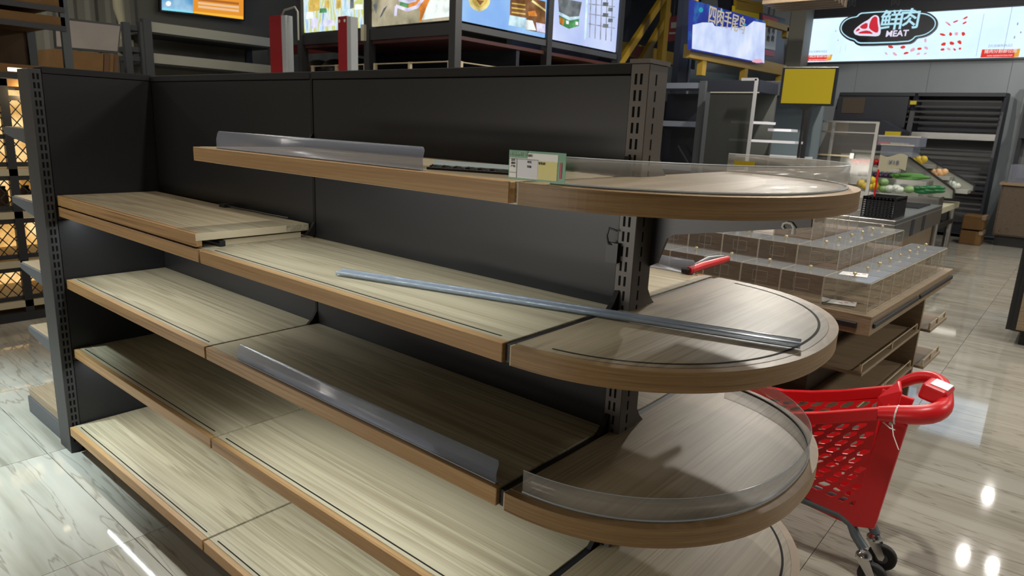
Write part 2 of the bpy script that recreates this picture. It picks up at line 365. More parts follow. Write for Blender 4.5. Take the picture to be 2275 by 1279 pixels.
# left bay
bayL = thing('shelving_bay', 'left bay of the dark double sided shelving with four wooden shelves in the corner', 'shelving', (L2 + (L1 - L2) / 2, .43, 0))
bayR = thing('shelving_bay', 'right bay of the dark double sided shelving with its fifth upper shelf', 'shelving', (L2 / 2, .43, 0))
for root, x0, x1 in ((bayL, L1, L2), (bayR, L2, -.014)):
    MB().box(x0 + .006, x1 - .006, YP, YB, .02, 1.578).build('back_panel', M['charcoal'], root, .0015)
    MB().box(x0 + .004, x1 - .004, YP - .004, YB + .004, 1.580, H - .004).build('top_rail', M.setdefault('rail', mat('rail_matt', (.022, .021, .022), .7, 0, .15)), root, .002)
    MB().box(x0 + .003, x1 - .003, .008, .026, .0, ZD - TH).build('plinth', M['post'], root)
    MB().box(x0 + .003, x1 - .003, YBK - .02, YBK, .0, ZD - TH).build('plinth', M['post'], root)
g = .005
LV = {ZA: M['ash'], ZB_: M['ash'], ZCc: M['ash'], ZD: M['ash']}
for x_, z_, L_ in LEDS:
    MB().box(x_ - L_ / 2, x_ + L_ / 2, .048, .062, z_ - TH - .007, z_ - TH).build('led_strip', M['ledhousing'] if 'ledhousing' in M else M.setdefault('ledhousing', mat('led_housing', (.6, .6, .6), .4)), bayL if x_ < -1.2 else bayR)
for z, m in LV.items():
    b = board('shelf', bayL, L1 + .004, L2 - g, -.047 if z == ZD else 0, YP, z, m)
RV = {ZT: M['ash'], ZA: M['ash'], ZB_: M['ash'], ZCc: M['ash'], ZD: M['ash']}
for z, m in RV.items():
    b = board('shelf', bayR, L2 + g, -.013, -.047 if z == ZD else 0, YP, z, m, groove=z not in (ZT, ZB_))
    if z not in (ZT,):
        b = board('shelf', bayR, L2 + g, -.013, YB, YBK + (.03 if z == ZD else 0), z, M['ash'], 'back')
        if z != ZD: board('shelf', bayL, L1 + .004, L2 - g, YB, YBK, z, M['ash'], 'back', groove=False)
for root, xs in ((bayL, (L1 + .012, L2 - .012)), (bayR, (L2 + .012, -.022))):
    for z in (ZT, ZA, ZB_, ZCc):
        if z == ZT and root is bayL: continue
        for x in xs: bracket(x, z, YP, .05).build('bracket', M['blackmetal'], root)
# centre post between bays: narrow black joint and clips
for z in (ZT, ZA, ZB_, ZCc): tooth(bayR, L2, YP, z + (.0 if z != ZA else .01), 1, M['blackmetal'])
MB().box(L2 - .006, L2 + .006, YP - .002, YB + .002, 0, H - .01).build('post', M['groove'], bayR)
rects = [(L2 - .003, L2 + .003, YP - .0035, YP - .001, .1 + k * .0335, .1 + k * .0335 + .02) for k in range(44)]
# right post
MB().box(-.014, .03, .385, .465, 0, 1.600).build('post', M['post'], bayR, .0015)
MB().box(-.016, .032, .380, .470, 1.600, 1.609).build('post_cap', M['post'], bayR)
rr = []
for k in range(46):
    z = .05 + k * .0335
    for xx in (-.0035, .0095): rr.append((xx, xx + .005, .3842, .386, z, z + .022))
    rr.append((.0295, .0306, .414, .419, z, z + .022))
slots(bayR, rr)
for z in (ZT, ZA, ZB_, ZCc):
    tooth(bayR, -.004, .385, z, 1, M['blackmetal']); tooth(bayR, .020, .465, z, -1)
# black seam filler between bays and round end
for z in (ZA, ZB_, ZCc, ZD):
    MB().box(-.012, .004, .01, .91, z - TH, z - .004).build('seam_bracket', M['blackmetal'], bayR)
MB().box(-.012, .004, .06, .385, ZT - TH, ZT - .012).build('seam_bracket', M['blackmetal'], bayR)

# round end unit
def outline(a, b, cy, n=88, p=2.2, x0=.006):
    pts = []
    for k in range(n + 1):
        t = -math.pi / 2 + math.pi * k / n
        c, s = math.cos(t), math.sin(t)
        pts.append((x0 + a * abs(c) ** (2 / p), cy + b * math.copysign(abs(s) ** (2 / p), s)))
    return pts
rend = thing('round_end_shelving', 'round ended shelf stack with five half round wooden boards on the end of the shelving', 'shelving', (.2, .46, 0))
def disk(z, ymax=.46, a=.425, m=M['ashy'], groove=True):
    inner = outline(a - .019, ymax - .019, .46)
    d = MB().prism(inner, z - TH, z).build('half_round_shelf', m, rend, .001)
    outer = outline(a, ymax, .46); n = len(outer); vs = []; fs = []
    for (xa, ya), (xb, yb) in zip(outer, inner):
        vs += [(xa, ya, z - TH), (xa, ya, z - .0008), (xb, yb, z - .0008), (xb, yb, z - TH)]
    for i in range(n - 1):
        for k in range(4): fs.append((4 * i + k, 4 * i + (k + 1) % 4, 4 * i + 4 + (k + 1) % 4, 4 * i + 4 + k))
    fs += [(0, 1, 2, 3), (4 * n - 4, 4 * n - 3, 4 * n - 2, 4 * n - 1)]
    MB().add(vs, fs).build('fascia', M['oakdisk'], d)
    MB().box(.0062, .0085, .46 - ymax, .46 - ymax + .012, z - TH, z - .0005).build('edge_band', M['cream'], d)
    if groove:
        g1 = outline(a - .036, ymax - .036, .46); g2 = outline(a - .0415, ymax - .0405, .46); vs = []; fs = []
        rng = range(4, n - 4)
        for i in rng: vs += [(*g1[i], z + .0006), (*g2[i], z + .0006)]
        for i in range(len(rng) - 1): fs.append((2 * i, 2 * i + 1, 2 * i + 3, 2 * i + 2))
        MB().add(vs, fs).build('price_strip_groove', M['groove'], d)
    return d
for z in (ZT, ZA, ZB_, ZCc): disk(z, groove=z not in (ZT, ZB_))
disk(ZD, ymax=.50, a=.47)
for z in (ZT, ZA, ZB_, ZCc):
    if z != ZT: MB().prism([(.031, z - TH - .001), (.37, z - TH - .001), (.372, z - TH - .02), (.031, z - TH - .03)], .455, .465, 'y').build('bracket', M.setdefault('arm', mat('arm_grey', (.030, .029, .038), .4)), rend); continue
    MB().prism([(.031, z - TH - .001), (.37, z - TH - .001), (.372, z - TH - .032), (.085, z - TH - .085), (.07, z - TH - .095), (.05, z - TH - .155), (.031, z - TH - .165)], .455, .465, 'y').build('bracket', M.setdefault('arm', mat('arm_grey', (.030, .029, .038), .4)), rend)
MB().prism([(p[0] - .02, p[1]) for p in outline(.40, .43, .46)], .0, ZD - TH).build('plinth', M['post'], rend)

# perpendicular gondola at the left
perp = thing('shelving_bay', 'dark shelving run standing across the left end with pale shelves facing away', 'shelving', (-2.46, .6, 0))
PX0, PX1 = -2.52, -2.39
MB().box(PX0, PX1, -.05, -.006, 0, 1.596).build('post', M.setdefault('postd', mat('post_dark', (.028, .027, .028), .5)), perp, .0015)
for z0, z1 in ((.02, .411), (.413, 1.011), (1.013, 1.58)):
    MB().box(PX0 + .03, PX1 - .002, -.004, 1.2, z0, z1).build('back_panel', M['charcoal'], perp, .001)
MB().box(PX0 + .03, PX1, -.004, 1.2, 1.582, H).build('top_rail', M['rail'], perp, .002)
rr = []
for k in range(46):
    z = .05 + k * .0335
    for yy in (-.036, -.022): rr.append((PX1 - .001, PX1 + .0006, yy, yy + .007, z, z + .022))
slots(perp, rr)
for z in (ZT, ZA, ZB_, ZCc):
    b = MB().box(-2.875, PX0, -.022, 1.2, z - .022, z).build('shelf', M['tablewood'], perp)
    MB().prism([(PX0, z - .004), (-2.875, z - .004), (-2.875, z - .03), (-2.60, z - .06), (PX0, z - .075)], -.03, -.022, 'y').build('side_plate', M['rack'], b)
MB().box(-2.99, PX0, -.03, 1.2, .085, .124).build('shelf', M['tablewood'], perp)
MB().box(-3.0, PX0, -.036, 1.2, 0, .083).build('plinth', M['rack'], perp)

# loose board stacked on the left top shelf
lb = thing('loose_shelf_board', 'loose shelf board lying on top of the left bay top shelf', 'board', (-1.8, .2, ZA))
zb = ZA + .006
MB().box(L1 + .004, -1.215, .019, .385, zb + .017, zb + .040).build('board', M['ash'], lb, .001)
MB().box(L1 + .004, -1.215, .0, .019, zb, zb + .0395).build('fascia', M['oak'], lb, .001)
MB().box(-1.2155, -1.2145, .0, .30, zb + .018, zb + .040).build('edge_band', M['cream'], lb)
MB().box(-2.2, -1.225, .09, .36, zb - .0055, zb + .012).build('under_panel', M['cream'], lb)
MB().box(-2.0, -1.21, .07, .088, zb - .0055, zb + .012).build('steel_channel', M['blackmetal'], lb)
MB().tube([(-1.75, .37, zb + .045), (-1.62, .36, zb + .047), (-1.55, .375, zb + .045), (-1.45, .37, zb + .046), (-1.33, .38, zb + .045)], .003, 6).build('cable', M['blackmetal'], lb)
MB().cbox((-1.74, .365, zb + .046), (.04, .025, .012)).build('clip', M['blackmetal'], lb)

# ------------------------------------------------------------------ acrylic risers
def riser_straight(name, label, x0, x1, y, z, h, lean=.006, matl=None):
    t = thing(name, label, 'riser', ((x0 + x1) / 2, y, z))
    n = 10; vs = []; pr = [(0, 0), (.0, .006), (-.001, h * .5), (lean, h)]
    poly = [(y + a, z + .001 + b) for a, b in pr] + [(y + a + .002, z + .001 + b) for a, b in reversed(pr)]
    c = .006
    mb = MB(); 
    prof = [(y, z + .001), (y - .001, z + h * .5), (y + lean * .6, z + h - c), (y + lean, z + h)]
    sect = [(x0, x1)] * 3 + [(x0 + .004, x1 - c)]
    vs = []
    for (yy, zz), (a, b) in zip(prof, sect): vs += [(a, yy, zz), (b, yy, zz)]
    mb.add(vs, [(2 * i, 2 * i + 1, 2 * i + 3, 2 * i + 2) for i in range(3)], True)
    o = mb.build('upright_sheet', matl or M['acrhaze'], t); sol = o.modifiers.new('solid', 'SOLIDIFY'); sol.thickness = .002
    MB().box(x0, x1, y - .002, y + .012, z + .0005, z + .0025).build('foot', M['acrline'], t)
    return t
riser_straight('acrylic_riser', 'long clear acrylic shelf riser standing along the front of the top right shelf', -1.10, -.262, .022, ZT, .047)
riser_straight('acrylic_riser', 'long clear acrylic riser along the front edge of the shaded third shelf', -1.03, -.026, .013, ZB_, .046, .010)
riser_straight('acrylic_riser', 'short clear acrylic riser on the back shelf beside the red handled tool', -.32, -.055, .885, ZA, .042)
def riser_round(label, z, a, b, k0, k1, h=.048):
    t = thing('curved_acrylic_riser', label, 'riser', (.2, .46, z))
    pts = outline(a, b, .46, 60); vs = []; fs = []
    P = pts[k0:k1]
    for x, y in P: vs += [(x, y, z + .001), (x, y, z + h)]
    for i in range(len(P) - 1): fs.append((2 * i, 2 * i + 2, 2 * i + 3, 2 * i + 1))
    o = MB().add(vs, fs, True).build('upright_sheet', M['acr2'], t); sol = o.modifiers.new('solid', 'SOLIDIFY'); sol.thickness = .002
    MB().tube([(x, y, z + .002) for x, y in P], .0022, 5).build('foot', M['acrline'], t)
    MB().tube([(x, y, z + h) for x, y in P], .0009, 4).build('rim', M['acrline'], t)
    return t
M['acr2'] = sheet('acrylic_curve', (.95, .95, .955), .32, .17, (.74, .72, .67), .12)
rT = riser_round('curved clear acrylic riser round the top half round shelf, price card clipped on', ZT, .40, .435, 2, 61)
MB().cbox((.055, .886, ZT + .024), (.055, .001, .014)).build('yellow_label', M['signyellow'], rT)
riser_round('curved clear acrylic riser round the third half round shelf down', ZB_, .405, .437, 1, 58)
# clear rod
rd = thing('clear_rail', 'clear plastic price rail lying slanted across second shelf and half round shelf', 'rail', (-.1, .26, ZA))
p, q = Vector((-.67, .112, ZA + .012)), Vector((.40, .402, ZA + .012)); d = (q - p).normalized(); nrm = Vector((-d.y, d.x, 0))
MB().bar(p, q, .022, .003).build('web', M['acrhaze'], rd)
for s, hh, r in ((-1, -.004, .0055), (1, .0, .0048)):
    MB().tube([p + nrm * .010 * s + Vector((0, 0, hh)), q + nrm * .010 * s + Vector((0, 0, hh))], r, 8).build('bead', M['rodbead'] if 'rodbead' in M else M.setdefault('rodbead', sheet('rod_plastic', (.74, .79, .84), 1.8, .30, (.5, .58, .66), .12)), rd)
# price card
M['cardw'] = mat('card_white', (.86, .88, .85), .3); M['cardg'] = mat('card_green', (.012, .28, .10), .3); M['cardy'] = mat('card_yellow', (.72, .64, .06), .3)
M['ink'] = mat('ink', (.03, .03, .03), .5); M['cardred'] = mat('card_red', (.45, .02, .05), .4); M['palegreen'] = mat('pale_green', (.45, .62, .5), .4); M['cardgrey'] = mat('card_grey', (.72, .72, .80), .3)
tg = thing('price_card', 'green, white and yellow price card in a clear holder clipped on the top riser', 'price tag', (.04, .035, ZT))
A = Vector((-.020, .006, ZT + .0045)); B = Vector((.096, .016, ZT + .0045)); ud = (B - A).normalized(); vd = Vector((0, 0, 1)); nd = ud.cross(vd); W = (B - A).length; HH = .050
def card(u0, u1, v0, v1, m, name, o=.0):
    pts = [A + ud * W * u + vd * HH * v + nd * (.0006 + o) for u, v in ((u0, v0), (u1, v0), (u1, v1), (u0, v1))]
    return MB().slab(*pts, .0006).build(name, m, tg)
card(0, 1, 0, 1, M['cardg'], 'card'); card(.015, .87, .06, .93, M['cardw'], 'white_field', .0006)
card(.015, .34, .74, .99, M['cardg'], 'green_header', .0011); card(.54, .865, .06, .68, M['cardy'], 'yellow_field', .0011); card(.155, .53, .10, .70, M['cardgrey'], 'grey_field', .0010)
text('header_text', '商品标价签', M['palegreen'], tg, A + ud * W * .18 + vd * HH * .86 + nd * .0022, ud, vd, .0078, .0003)
for (u, v, s, st) in ((.085, .66, .0045, '品名'), (.085, .55, .0045, '规格'), (.085, .44, .0045, '产地'), (.39, .84, .0045, '编码'), (.38, .62, .0045, '单位'), (.38, .46, .0045, '等级'), (.60, .60, .0050, '零售价'),):
    text('small_text', st, M['ink'], tg, A + ud * W * u + vd * HH * v + nd * .0024, ud, vd, s, .0003)
for u0, u1, v in ((.015, .54, .70), (.015, .155, .22)): card(u0, u1, v, v + .012, M['ink'], 'rule', .0016)
card(.152, .157, .06, .70, M['ink'], 'rule', .0016)
card(.905, .945, .15, .68, M['cardred'], 'red_mark', .0008)
# glass divider on the top shelf
dv = thing('flat_glass_divider', 'flat pale divider sheet with black wire edges lying on the top right shelf', 'divider', (-.25, .19, ZT))
M['glasspale'] = mat('pale_glass', (.42, .48, .47), .2)  # pale green glass, its pale reflection put into the base colour
a, b, c, d_ = Vector((-.29, .075, ZT)), Vector((-.03, .165, ZT)), Vector((-.11, .285, ZT)), Vector((-.42, .205, ZT))
MB().slab(*[v + Vector((0, 0, .010)) for v in (a, b, c, d_)], .004).build('sheet', M['glasspale'], dv)
wv = [a.lerp(b, k / 40) + Vector((0, 0, .0055 + .0035 * math.sin(k * 1.6) * (k < 24))) + Vector((0, -.006, 0)) for k in range(41)]
MB().tube(wv, .0024, 5).build('wavy_wire', M['blackmetal'], dv)
MB().tube([a + Vector((0, -.014, .003)), b + Vector((0, -.014, .003))], .003, 6).build('straight_wire', M['blackmetal'], dv)
# red handled tool
tl = thing('red_handled_tool', 'red handled cutter lying on the back edge of the second shelf', 'tool', (-.03, .88, ZA))
p0 = oz(1530, 601, ZA + .012); p1 = oz(1617, 574, ZA + .02)
MB().tube([p0, p0.lerp(p1, .3) + Vector((0, 0, .002)), p0.lerp(p1, .8), p1], [.011, .012, .0105, .008], 10).build('handle', M['red'], tl)
MB().tube([p0.lerp(p1, .15) + Vector((-.01, .012, .008)), p0.lerp(p1, .5) + Vector((-.012, .014, .012)), p0.lerp(p1, .9) + Vector((-.006, .01, .008))], [.004, .009, .004], 8).build('blade_guard', M['greysteel'], tl)
MB().tube([p0 + Vector((-.02, 0, -.001)), p0 + Vector((.004, .002, 0))], .008, 8).build('ferrule', M['rubber'], tl)
# cables by the right post
cb_ = thing('black_cable', 'thin black cable tied to the right post above second shelf', 'cable', (0, .38, 1.2))
MB().tube([(-.012, .378, 1.245), (-.030, .372, 1.25), (-.034, .37, 1.232), (-.028, .37, 1.215), (-.014, .377, 1.212)], .0025, 6).build('loop', M['blackmetal'], cb_)
MB().cbox((-.02, .378, 1.195), (.03, .012, .045)).build('plug', M['blackmetal'], cb_)
# metal hook
hk = thing('metal_hook', 'pale metal hook hanging from bracket under the top half round shelf', 'hook', (.32, .45, 1.29))
hp = [oy(x, y, .452) for x, y in ((1762, 520), (1764, 505), (1758, 496), (1748, 494), (1740, 497), (1738, 504), (1742, 508))]
MB().tube(hp, [.0045, .0035, .003, .0028, .0026, .0024, .002], 6).build('hook_wire', M['white'], hk)

# ------------------------------------------------------------------ red cart
def make_cart():
    C0 = Vector((.40, 1.56, 0))
    t = thing('shopping_cart', 'small red plastic shopping cart parked beside the round shelf end', 'cart', C0)
    # rim profile (x, z) and bottom (x, z)
    rim = [(-.30, .47), (-.15, .475), (0, .487), (.10, .512), (.20, .545), (.30, .585), (.385, .62)]
    bot = [(-.20, .245), (-.10, .24), (0, .235), (.10, .23), (.20, .225), (.30, .20), (.365, .185)]
    yN, yF, yNb, yFb = 1.42, 1.70, 1.452, 1.632
    def rimz(x):
        for (a, za), (b, zb) in zip(rim, rim[1:]):
            if x <= b: return za + (zb - za) * (x - a) / (b - a)
        return rim[-1][1]
    def botp(x): 
        f = (x - rim[0][0]) / (rim[-1][0] - rim[0][0]); f = min(1, max(0, f))
        i = f * (len(bot) - 1); k = min(int(i), len(bot) - 2); r = i - k
        return bot[k][0] + (bot[k + 1][0] - bot[k][0]) * r, bot[k][1] + (bot[k + 1][1] - bot[k][1]) * r
    def wall(yt, yb, name):
        # perforated plastic side: lattice of slanted oblong holes cut out of the sheet
        NU, NV = 13, 13
        def P(u, v):
            u = min(1, max(0, u)); x = -.30 + .685 * u; bx, bz = botp(x); z = bz + (rimz(x) - bz) * v
            return Vector((bx + (x - bx) * v, yb + (yt - yb) * v, z))
        mb = MB(); du, dv_ = 1 / NU, 1 / NV
        oc = [(.10, .14), (.50, .14), (.93, .62), (.93, .86), (.50, .86), (.10, .38)]
        for j in range(NV):
            sh = -.5 * (j % 2)
            for i in range(NU + (1 if sh else 0)):
                u0, v0 = (i + sh) * du, j * dv_
                q = lambda a, b: P(u0 + a * du, v0 + b * dv_)
                if j < 2 or j == NV - 1 or u0 < 0 or u0 + du > 1.0: mb.add([q(0, 0), q(1, 0), q(1, 1), q(0, 1)], [(0, 1, 2, 3)])
                else: mb.add([q(0, 0), q(1, 0), q(1, 1), q(0, 1)] + [q(a, b) for a, b in oc], [(0, 1, 5, 4), (1, 6, 5), (1, 2, 7, 6), (2, 3, 8, 7), (3, 9, 8), (3, 0, 4, 9)])
        o = mb.build(name, M['red'], t); s = o.modifiers.new('solid', 'SOLIDIFY'); s.thickness = .006; s.offset = 0
        return o
    wall(yN, yNb, 'side_wall'); wall(yF, yFb, 'side_wall')
    mb = MB()
    mb.add([(bot[0][0], yNb, bot[0][1]), (bot[-1][0], yNb, bot[-1][1]), (bot[-1][0], yFb, bot[-1][1]), (bot[0][0], yFb, bot[0][1])], [(0, 1, 2, 3)])
    mb.add([(rim[0][0], yN, rim[0][1]), (rim[0][0], yF, rim[0][1]), (bot[0][0], yFb, bot[0][1]), (bot[0][0], yNb, bot[0][1])], [(0, 1, 2, 3)])
    o = mb.build('floor_and_front', M['red'], t); s = o.modifiers.new('solid', 'SOLIDIFY'); s.thickness = .006
    # rear corner columns (flat, tapering) and back flap
    for yt, yb in ((yN - .004, yNb - .004), (yF + .004, yFb + .004)):
        s = 1 if yt < 1.5 else -1
        k_ = 0 if s > 0 else -.06
        o = MB().add([(.345 + k_, yb, .178), (.425 + k_, yb, .200), (.468 + k_ / 2, yt, .60), (.395 + k_, yt, .61),
                  (.345 + k_, yb + s * .02, .178), (.425 + k_, yb + s * .02, .200), (.468 + k_ / 2, yt + s * .02, .60), (.395 + k_, yt + s * .02, .61)],
                 [(0, 1, 2, 3), (7, 6, 5, 4), (0, 4, 5, 1), (1, 5, 6, 2), (2, 6, 7, 3), (3, 7, 4, 0)]).build('corner_column', M['red'], t, .004, 2)
    MB().add([(.385, yN + .03, .59), (.375, yF - .03, .61), (.30, yFb - .01, .22), (.36, yNb + .01, .22), (.393, yN + .03, .59), (.383, yF - .03, .61), (.308, yFb - .01, .22), (.368, yNb + .01, .22)], [(0, 1, 2, 3), (7, 6, 5, 4), (0, 4, 5, 1), (1, 5, 6, 2), (2, 6, 7, 3), (3, 7, 4, 0)]).build('back_flap', M['red'], t, .002)
    MB().add([(.335, yF - .09, .60), (.385, yF - .05, .665), (.405, yF - .13, .655), (.405, yF - .16, .56), (.345, yF - .085, .60), (.395, yF - .045, .665), (.415, yF - .125, .655), (.415, yF - .155, .56)], [(0, 1, 2, 3), (7, 6, 5, 4), (0, 4, 5, 1), (1, 5, 6, 2), (2, 6, 7, 3), (3, 7, 4, 0)]).build('flap_hinge', M['red'], t, .003)
    # rims: thick rounded bars running into the handle loop
    for y in (yN, yF):
        for (a, za), (b, zb) in zip(rim, rim[1:]): pass
        s = -1 if y < 1.5 else 1
        pts = [(x, y + s * .004, z + .004) for x, z in rim]
        mb = MB()
        vs = []
        for x, yy, z in pts: vs += [(x, yy - .013, z - .030), (x, yy + .013, z - .030), (x, yy + .013, z + .012), (x, yy - .013, z + .012)]
        n = len(pts); fs = [(4 * i + k, 4 * i + (k + 1) % 4, 4 * i + 4 + (k + 1) % 4, 4 * i + 4 + k) for i in range(n - 1) for k in range(4)] + [(0, 1, 2, 3), (4 * n - 4, 4 * n - 3, 4 * n - 2, 4 * n - 1)]
        mb.add(vs, fs).build('rim', M['red'], t, .004, 2)
    mb = MB().box(-.305, -.285, yN - .01, yF + .01, .44, .482).build('rim', M['red'], t, .004)
    hp = [(.385, yN, .612), (.44, yN, .628), (.50, yN + .002, .643), (.535, yN + .022, .657), (.548, yN + .055, .668), (.545, yN + .10, .675), (.53, yF - .085, .690), (.505, yF - .035, .697), (.465, yF - .008, .693), (.42, yF, .672), (.385, yF, .640)]
    ra = [.026, .031, .033, .032, .028, .023, .020, .021, .023, .022, .018]
    mb = MB().tube(hp, ra, 12); o = mb.build('handle', M['red'], t); sub = o.modifiers.new('sub', 'SUBSURF'); sub.levels = 1; sub.render_levels = 1
    # coin box with clear label window on the handle
    Mr = Matrix.Rotation(math.radians(-6), 3, 'Z') @ Matrix.Rotation(math.radians(10), 3, 'Y')
    cbx = Vector((.512, 1.545, .690))
    MB().cbox(cbx, (.075, .095, .055), Mr).build('coin_box', M['red'], t, .010, 3)
    MB().cbox(cbx + Mr @ Vector((.006, .004, .0285)), (.052, .070, .003), Mr).build('label_window', M['cardgrey'], t, .001)
    # zip tie
    ring = [(.432 + .0, yN + .026 * math.cos(k / 12 * 6.283) * 1.15, .625 + .030 * math.sin(k / 12 * 6.283)) for k in range(12)]
    MB().tube(ring, .0028, 5, closed=True).build('zip_tie', M['white'], t)
    MB().tube([(.430, yN - .032, .600), (.442, yN - .055, .575), (.465, yN - .07, .54)], .0016, 5).build('zip_tail', M['white'], t)
    MB().tube([(.400, yN - .008, .592), (.425, yN - .022, .583), (.440, yN - .03, .585)], .0022, 5).build('zip_tie', M['white'], t)
    MB().cyl((.424, yN - .020, .597), (.424, yN - .004, .597), .006, 10).build('screw', M['chrome'], t)
    # undercarriage
    for y, yw in ((1.462, 1.405), (1.585, 1.548)):
        xo = .0 if y < 1.5 else .02
        MB().tube([(-.22, y, .215), (.10, y, .212), (.31, y, .205), (.352 + xo, y, .185), (.372 + xo, y - .004, .15), (.405 + xo / 2, y - .012, .118)], .0165, 12).build('frame_tube', M['greysteel'], t)
        yc = yw + .022
        c = MB().tube([(.412, yc, .098), (.412, yc, .106), (.412, yc, .112), (.412, yc, .122)], [.024, .026, .024, .015], 16).build('caster_swivel', M['chrome'], t)
        for s in (-1, 1):
            yy = yc + s * .015
            MB().prism([(.390, .100), (.434, .100), (.456, .056), (.452, .038), (.440, .036), (.430, .048)], yy - .001, yy + .001, 'y').build('fork_plate', M['chrome'], c)
        w = MB().tube([(.447, yc - .011, .046), (.447, yc - .008, .046), (.447, yc + .008, .046), (.447, yc + .011, .046)], [.040, .046, .046, .040], 24).build('wheel', M['rubber'], t)
        MB().cyl((.447, yc - .0125, .046), (.447, yc + .0125, .046), .020, 14).build('hub', M['greysteel'], w)
    for y in (1.47, 1.60):
        c = MB().tube([(-.18, y, .21), (-.17, y, .07)], .010, 8).build('frame_tube', M['greysteel'], t)
        w = MB().tube([(-.165, y - .009, .034), (-.165, y + .009, .034)], .034, 20).build('wheel', M['rubber'], t)
    return t
cart = make_cart()

# ------------------------------------------------------------------ bin table
TA = math.radians(-2.2); ct, st_ = math.cos(TA), math.sin(TA); TC = Vector((.172, 2.16, 0))
def tw(u, v, z): # u back along the right side, v left along the front
    return Vector((TC.x - v * ct - u * st_ * -1 * -1, TC.y + u * ct - v * st_, z)) if False else Vector((TC.x + u * math.sin(-TA) - v * math.cos(TA), TC.y + u * math.cos(TA) + v * math.sin(-TA), z))
def tbox(mb, u0, u1, v0, v1, z0, z1):
    vs = [tw(u, v, z) for z in (z0, z1) for u, v in ((u0, v0), (u0, v1), (u1, v1), (u1, v0))]
    return mb.add(vs, [(3, 2, 1, 0), (4, 5, 6, 7), (0, 1, 5, 4), (1, 2, 6, 5), (2, 3, 7, 6), (3, 0, 4, 7)])
M['riserwood'] = wood('riser_wood', (.10, .06, .04), (.17, .105, .07), (.24, .155, .11), .5, 'x', 1.3, .4)
TL, TW = 1.66, 1.62
tb = thing('display_table', 'square wooden display table carrying stepped clear acrylic bins', 'table', tw(TL / 2, TW / 2, 0))
tbox(MB(), 0, TL, 0, TW, .735, .75).build('tabletop', M['tablewood'], tb, .002)
for (u0, u1, v0, v1) in ((0, .02, 0, TW), (.02, TL, 0, .02), (.02, TL, TW - .02, TW), (TL - .02, TL, .02, TW - .02)):
    tbox(MB(), u0, u1, v0, v1, .665, .735).build('apron', M['tablewood'], tb, .001)
for u0, u1 in ((.03, .80), (.84, 1.62)):
    tbox(MB(), u0, u1, -.012, 0.0, .695, .718).build('finger_groove', M['blackmetal'], tb, .004)
tbox(MB(), -.012, 0.0, .05, .30, .69, .716).build('finger_groove', M['blackmetal'], tb, .004)
tbox(MB(), -.012, 0.0, .40, .90, .69, .716).build('finger_groove', M['blackmetal'], tb, .004)
# base cabinet with open side shelves and gold gallery rails
tbox(MB(), .345, 1.5, .325, 1.32, .0, .665).build('base_cabinet', M['darkwood'], tb)
def gallery(u0, u1, v0, v1, z, side):
    b = tbox(MB(), u0, u1, v0, v1, z, z + .016).build('side_shelf', M['tablewood'], tb, .001)
    ps = {'f': [(u0 + .012, v0 + .02), (u0 + .012, (v0 + v1) / 2), (u0 + .012, v1 - .02)], 'r': [(u0 + .02, v0 + .012), ((u0 + u1) / 2, v0 + .012), (u1 - .02, v0 + .012)]}[side]
    for u, v in ps: tbox(MB(), u - .005, u + .005, v - .005, v + .005, z + .016, z + .052).build('rail_post', M['brassp'], b)
    MB().tube([tw(*ps[0], z + .047), tw(*ps[-1], z + .047)], .003, 6).build('rail', M['brassp'], b)
for z in (.42, .20):
    gallery(.20, 1.28, .05, .32, z, 'r'); gallery(.20, .34, .33, 1.25, z, 'f'); gallery(1.32, 1.76, .0, .32, z, 'r')
tbox(MB(), 1.285, 1.315, .05, .32, 0, .665).build('divider_panel', M['tablewood'], tb)
tbox(MB(), .22, TL - .06, .22, TW - .22, .75, .848).build('riser_block', M['riserwood'], tb)
tbox(MB(), .42, TL - .26, .42, TW - .42, .848, .955).build('riser_block', M['riserwood'], tb)
NTH = ['first', 'second', 'third', 'fourth', 'fifth', 'sixth', 'seventh', 'eighth', 'ninth']
def make_bin(s, h):
    t = thing('acrylic_bin', '', 'bin', (0, 0, 0), 'clear acrylic bins on the display table')
    w = s / 2 - .002
    mb = MB(); th = .003
    for a in ((-w, w, -w, -w + th), (-w, w, w - th, w), (-w, -w + th, -w, w), (w - th, w, -w, w)):
        mb.add([(a[0], a[2], .001), (a[1], a[3], .001), (a[1], a[3], h), (a[0], a[2], h)], [(0, 1, 2, 3)]) if False else None
    for c in (((-w, -w), (w, -w)), ((w, -w), (w, w)), ((w, w), (-w, w)), ((-w, w), (-w, -w))):
        mb.add([(*c[0], .001), (*c[1], .001), (*c[1], h), (*c[0], h)], [(0, 1, 2, 3)])
    mb.build('box', M['acr'], t)
    e = MB(); r = .0011
    for x in (-w, w):
        for y in (-w, w): e.box(x - r, x + r, y - r, y + r, .001, h)
    for z in (.002, h):
        for y in (-w, w): e.box(-w, w, y - r, y + r, z - r, z + r)
        for x in (-w, w): e.box(x - r, x + r, -w, w, z - r, z + r)
    e.build('box_edges', M['acredge'], t)
    for sx, sy in ((0, -1), (1, 0)):   # label holder pocket on the two outer faces
        p = MB(); k = w + .001
        for (a0, a1, z0, z1) in ((-.035, .035, h * .45, h * .45 + .0012), (-.035, .035, h * .82, h * .82 + .0012), (-.035, -.0338, h * .45, h * .82), (.0338, .035, h * .45, h * .82)):
            if sy: p.box(a0, a1, -k - .001, -k, z0, z1)
            else: p.box(k, k + .001, a0, a1, z0, z1)
        p.build('label_pocket', M['acrpocket'], t)
    MB().box(-w + .004, w - .004, -w + .004, w - .004, h, h + .003).build('lid', M['acrlid'], t)
    MB().tube([(0, 0, h + .003), (0, 0, h + .012), (0, 0, h + .016), (0, 0, h + .022), (0, 0, h + .025)], [.0035, .003, .0085, .0085, .004], 10).build('lid_knob', M['brass'], t)
    return t
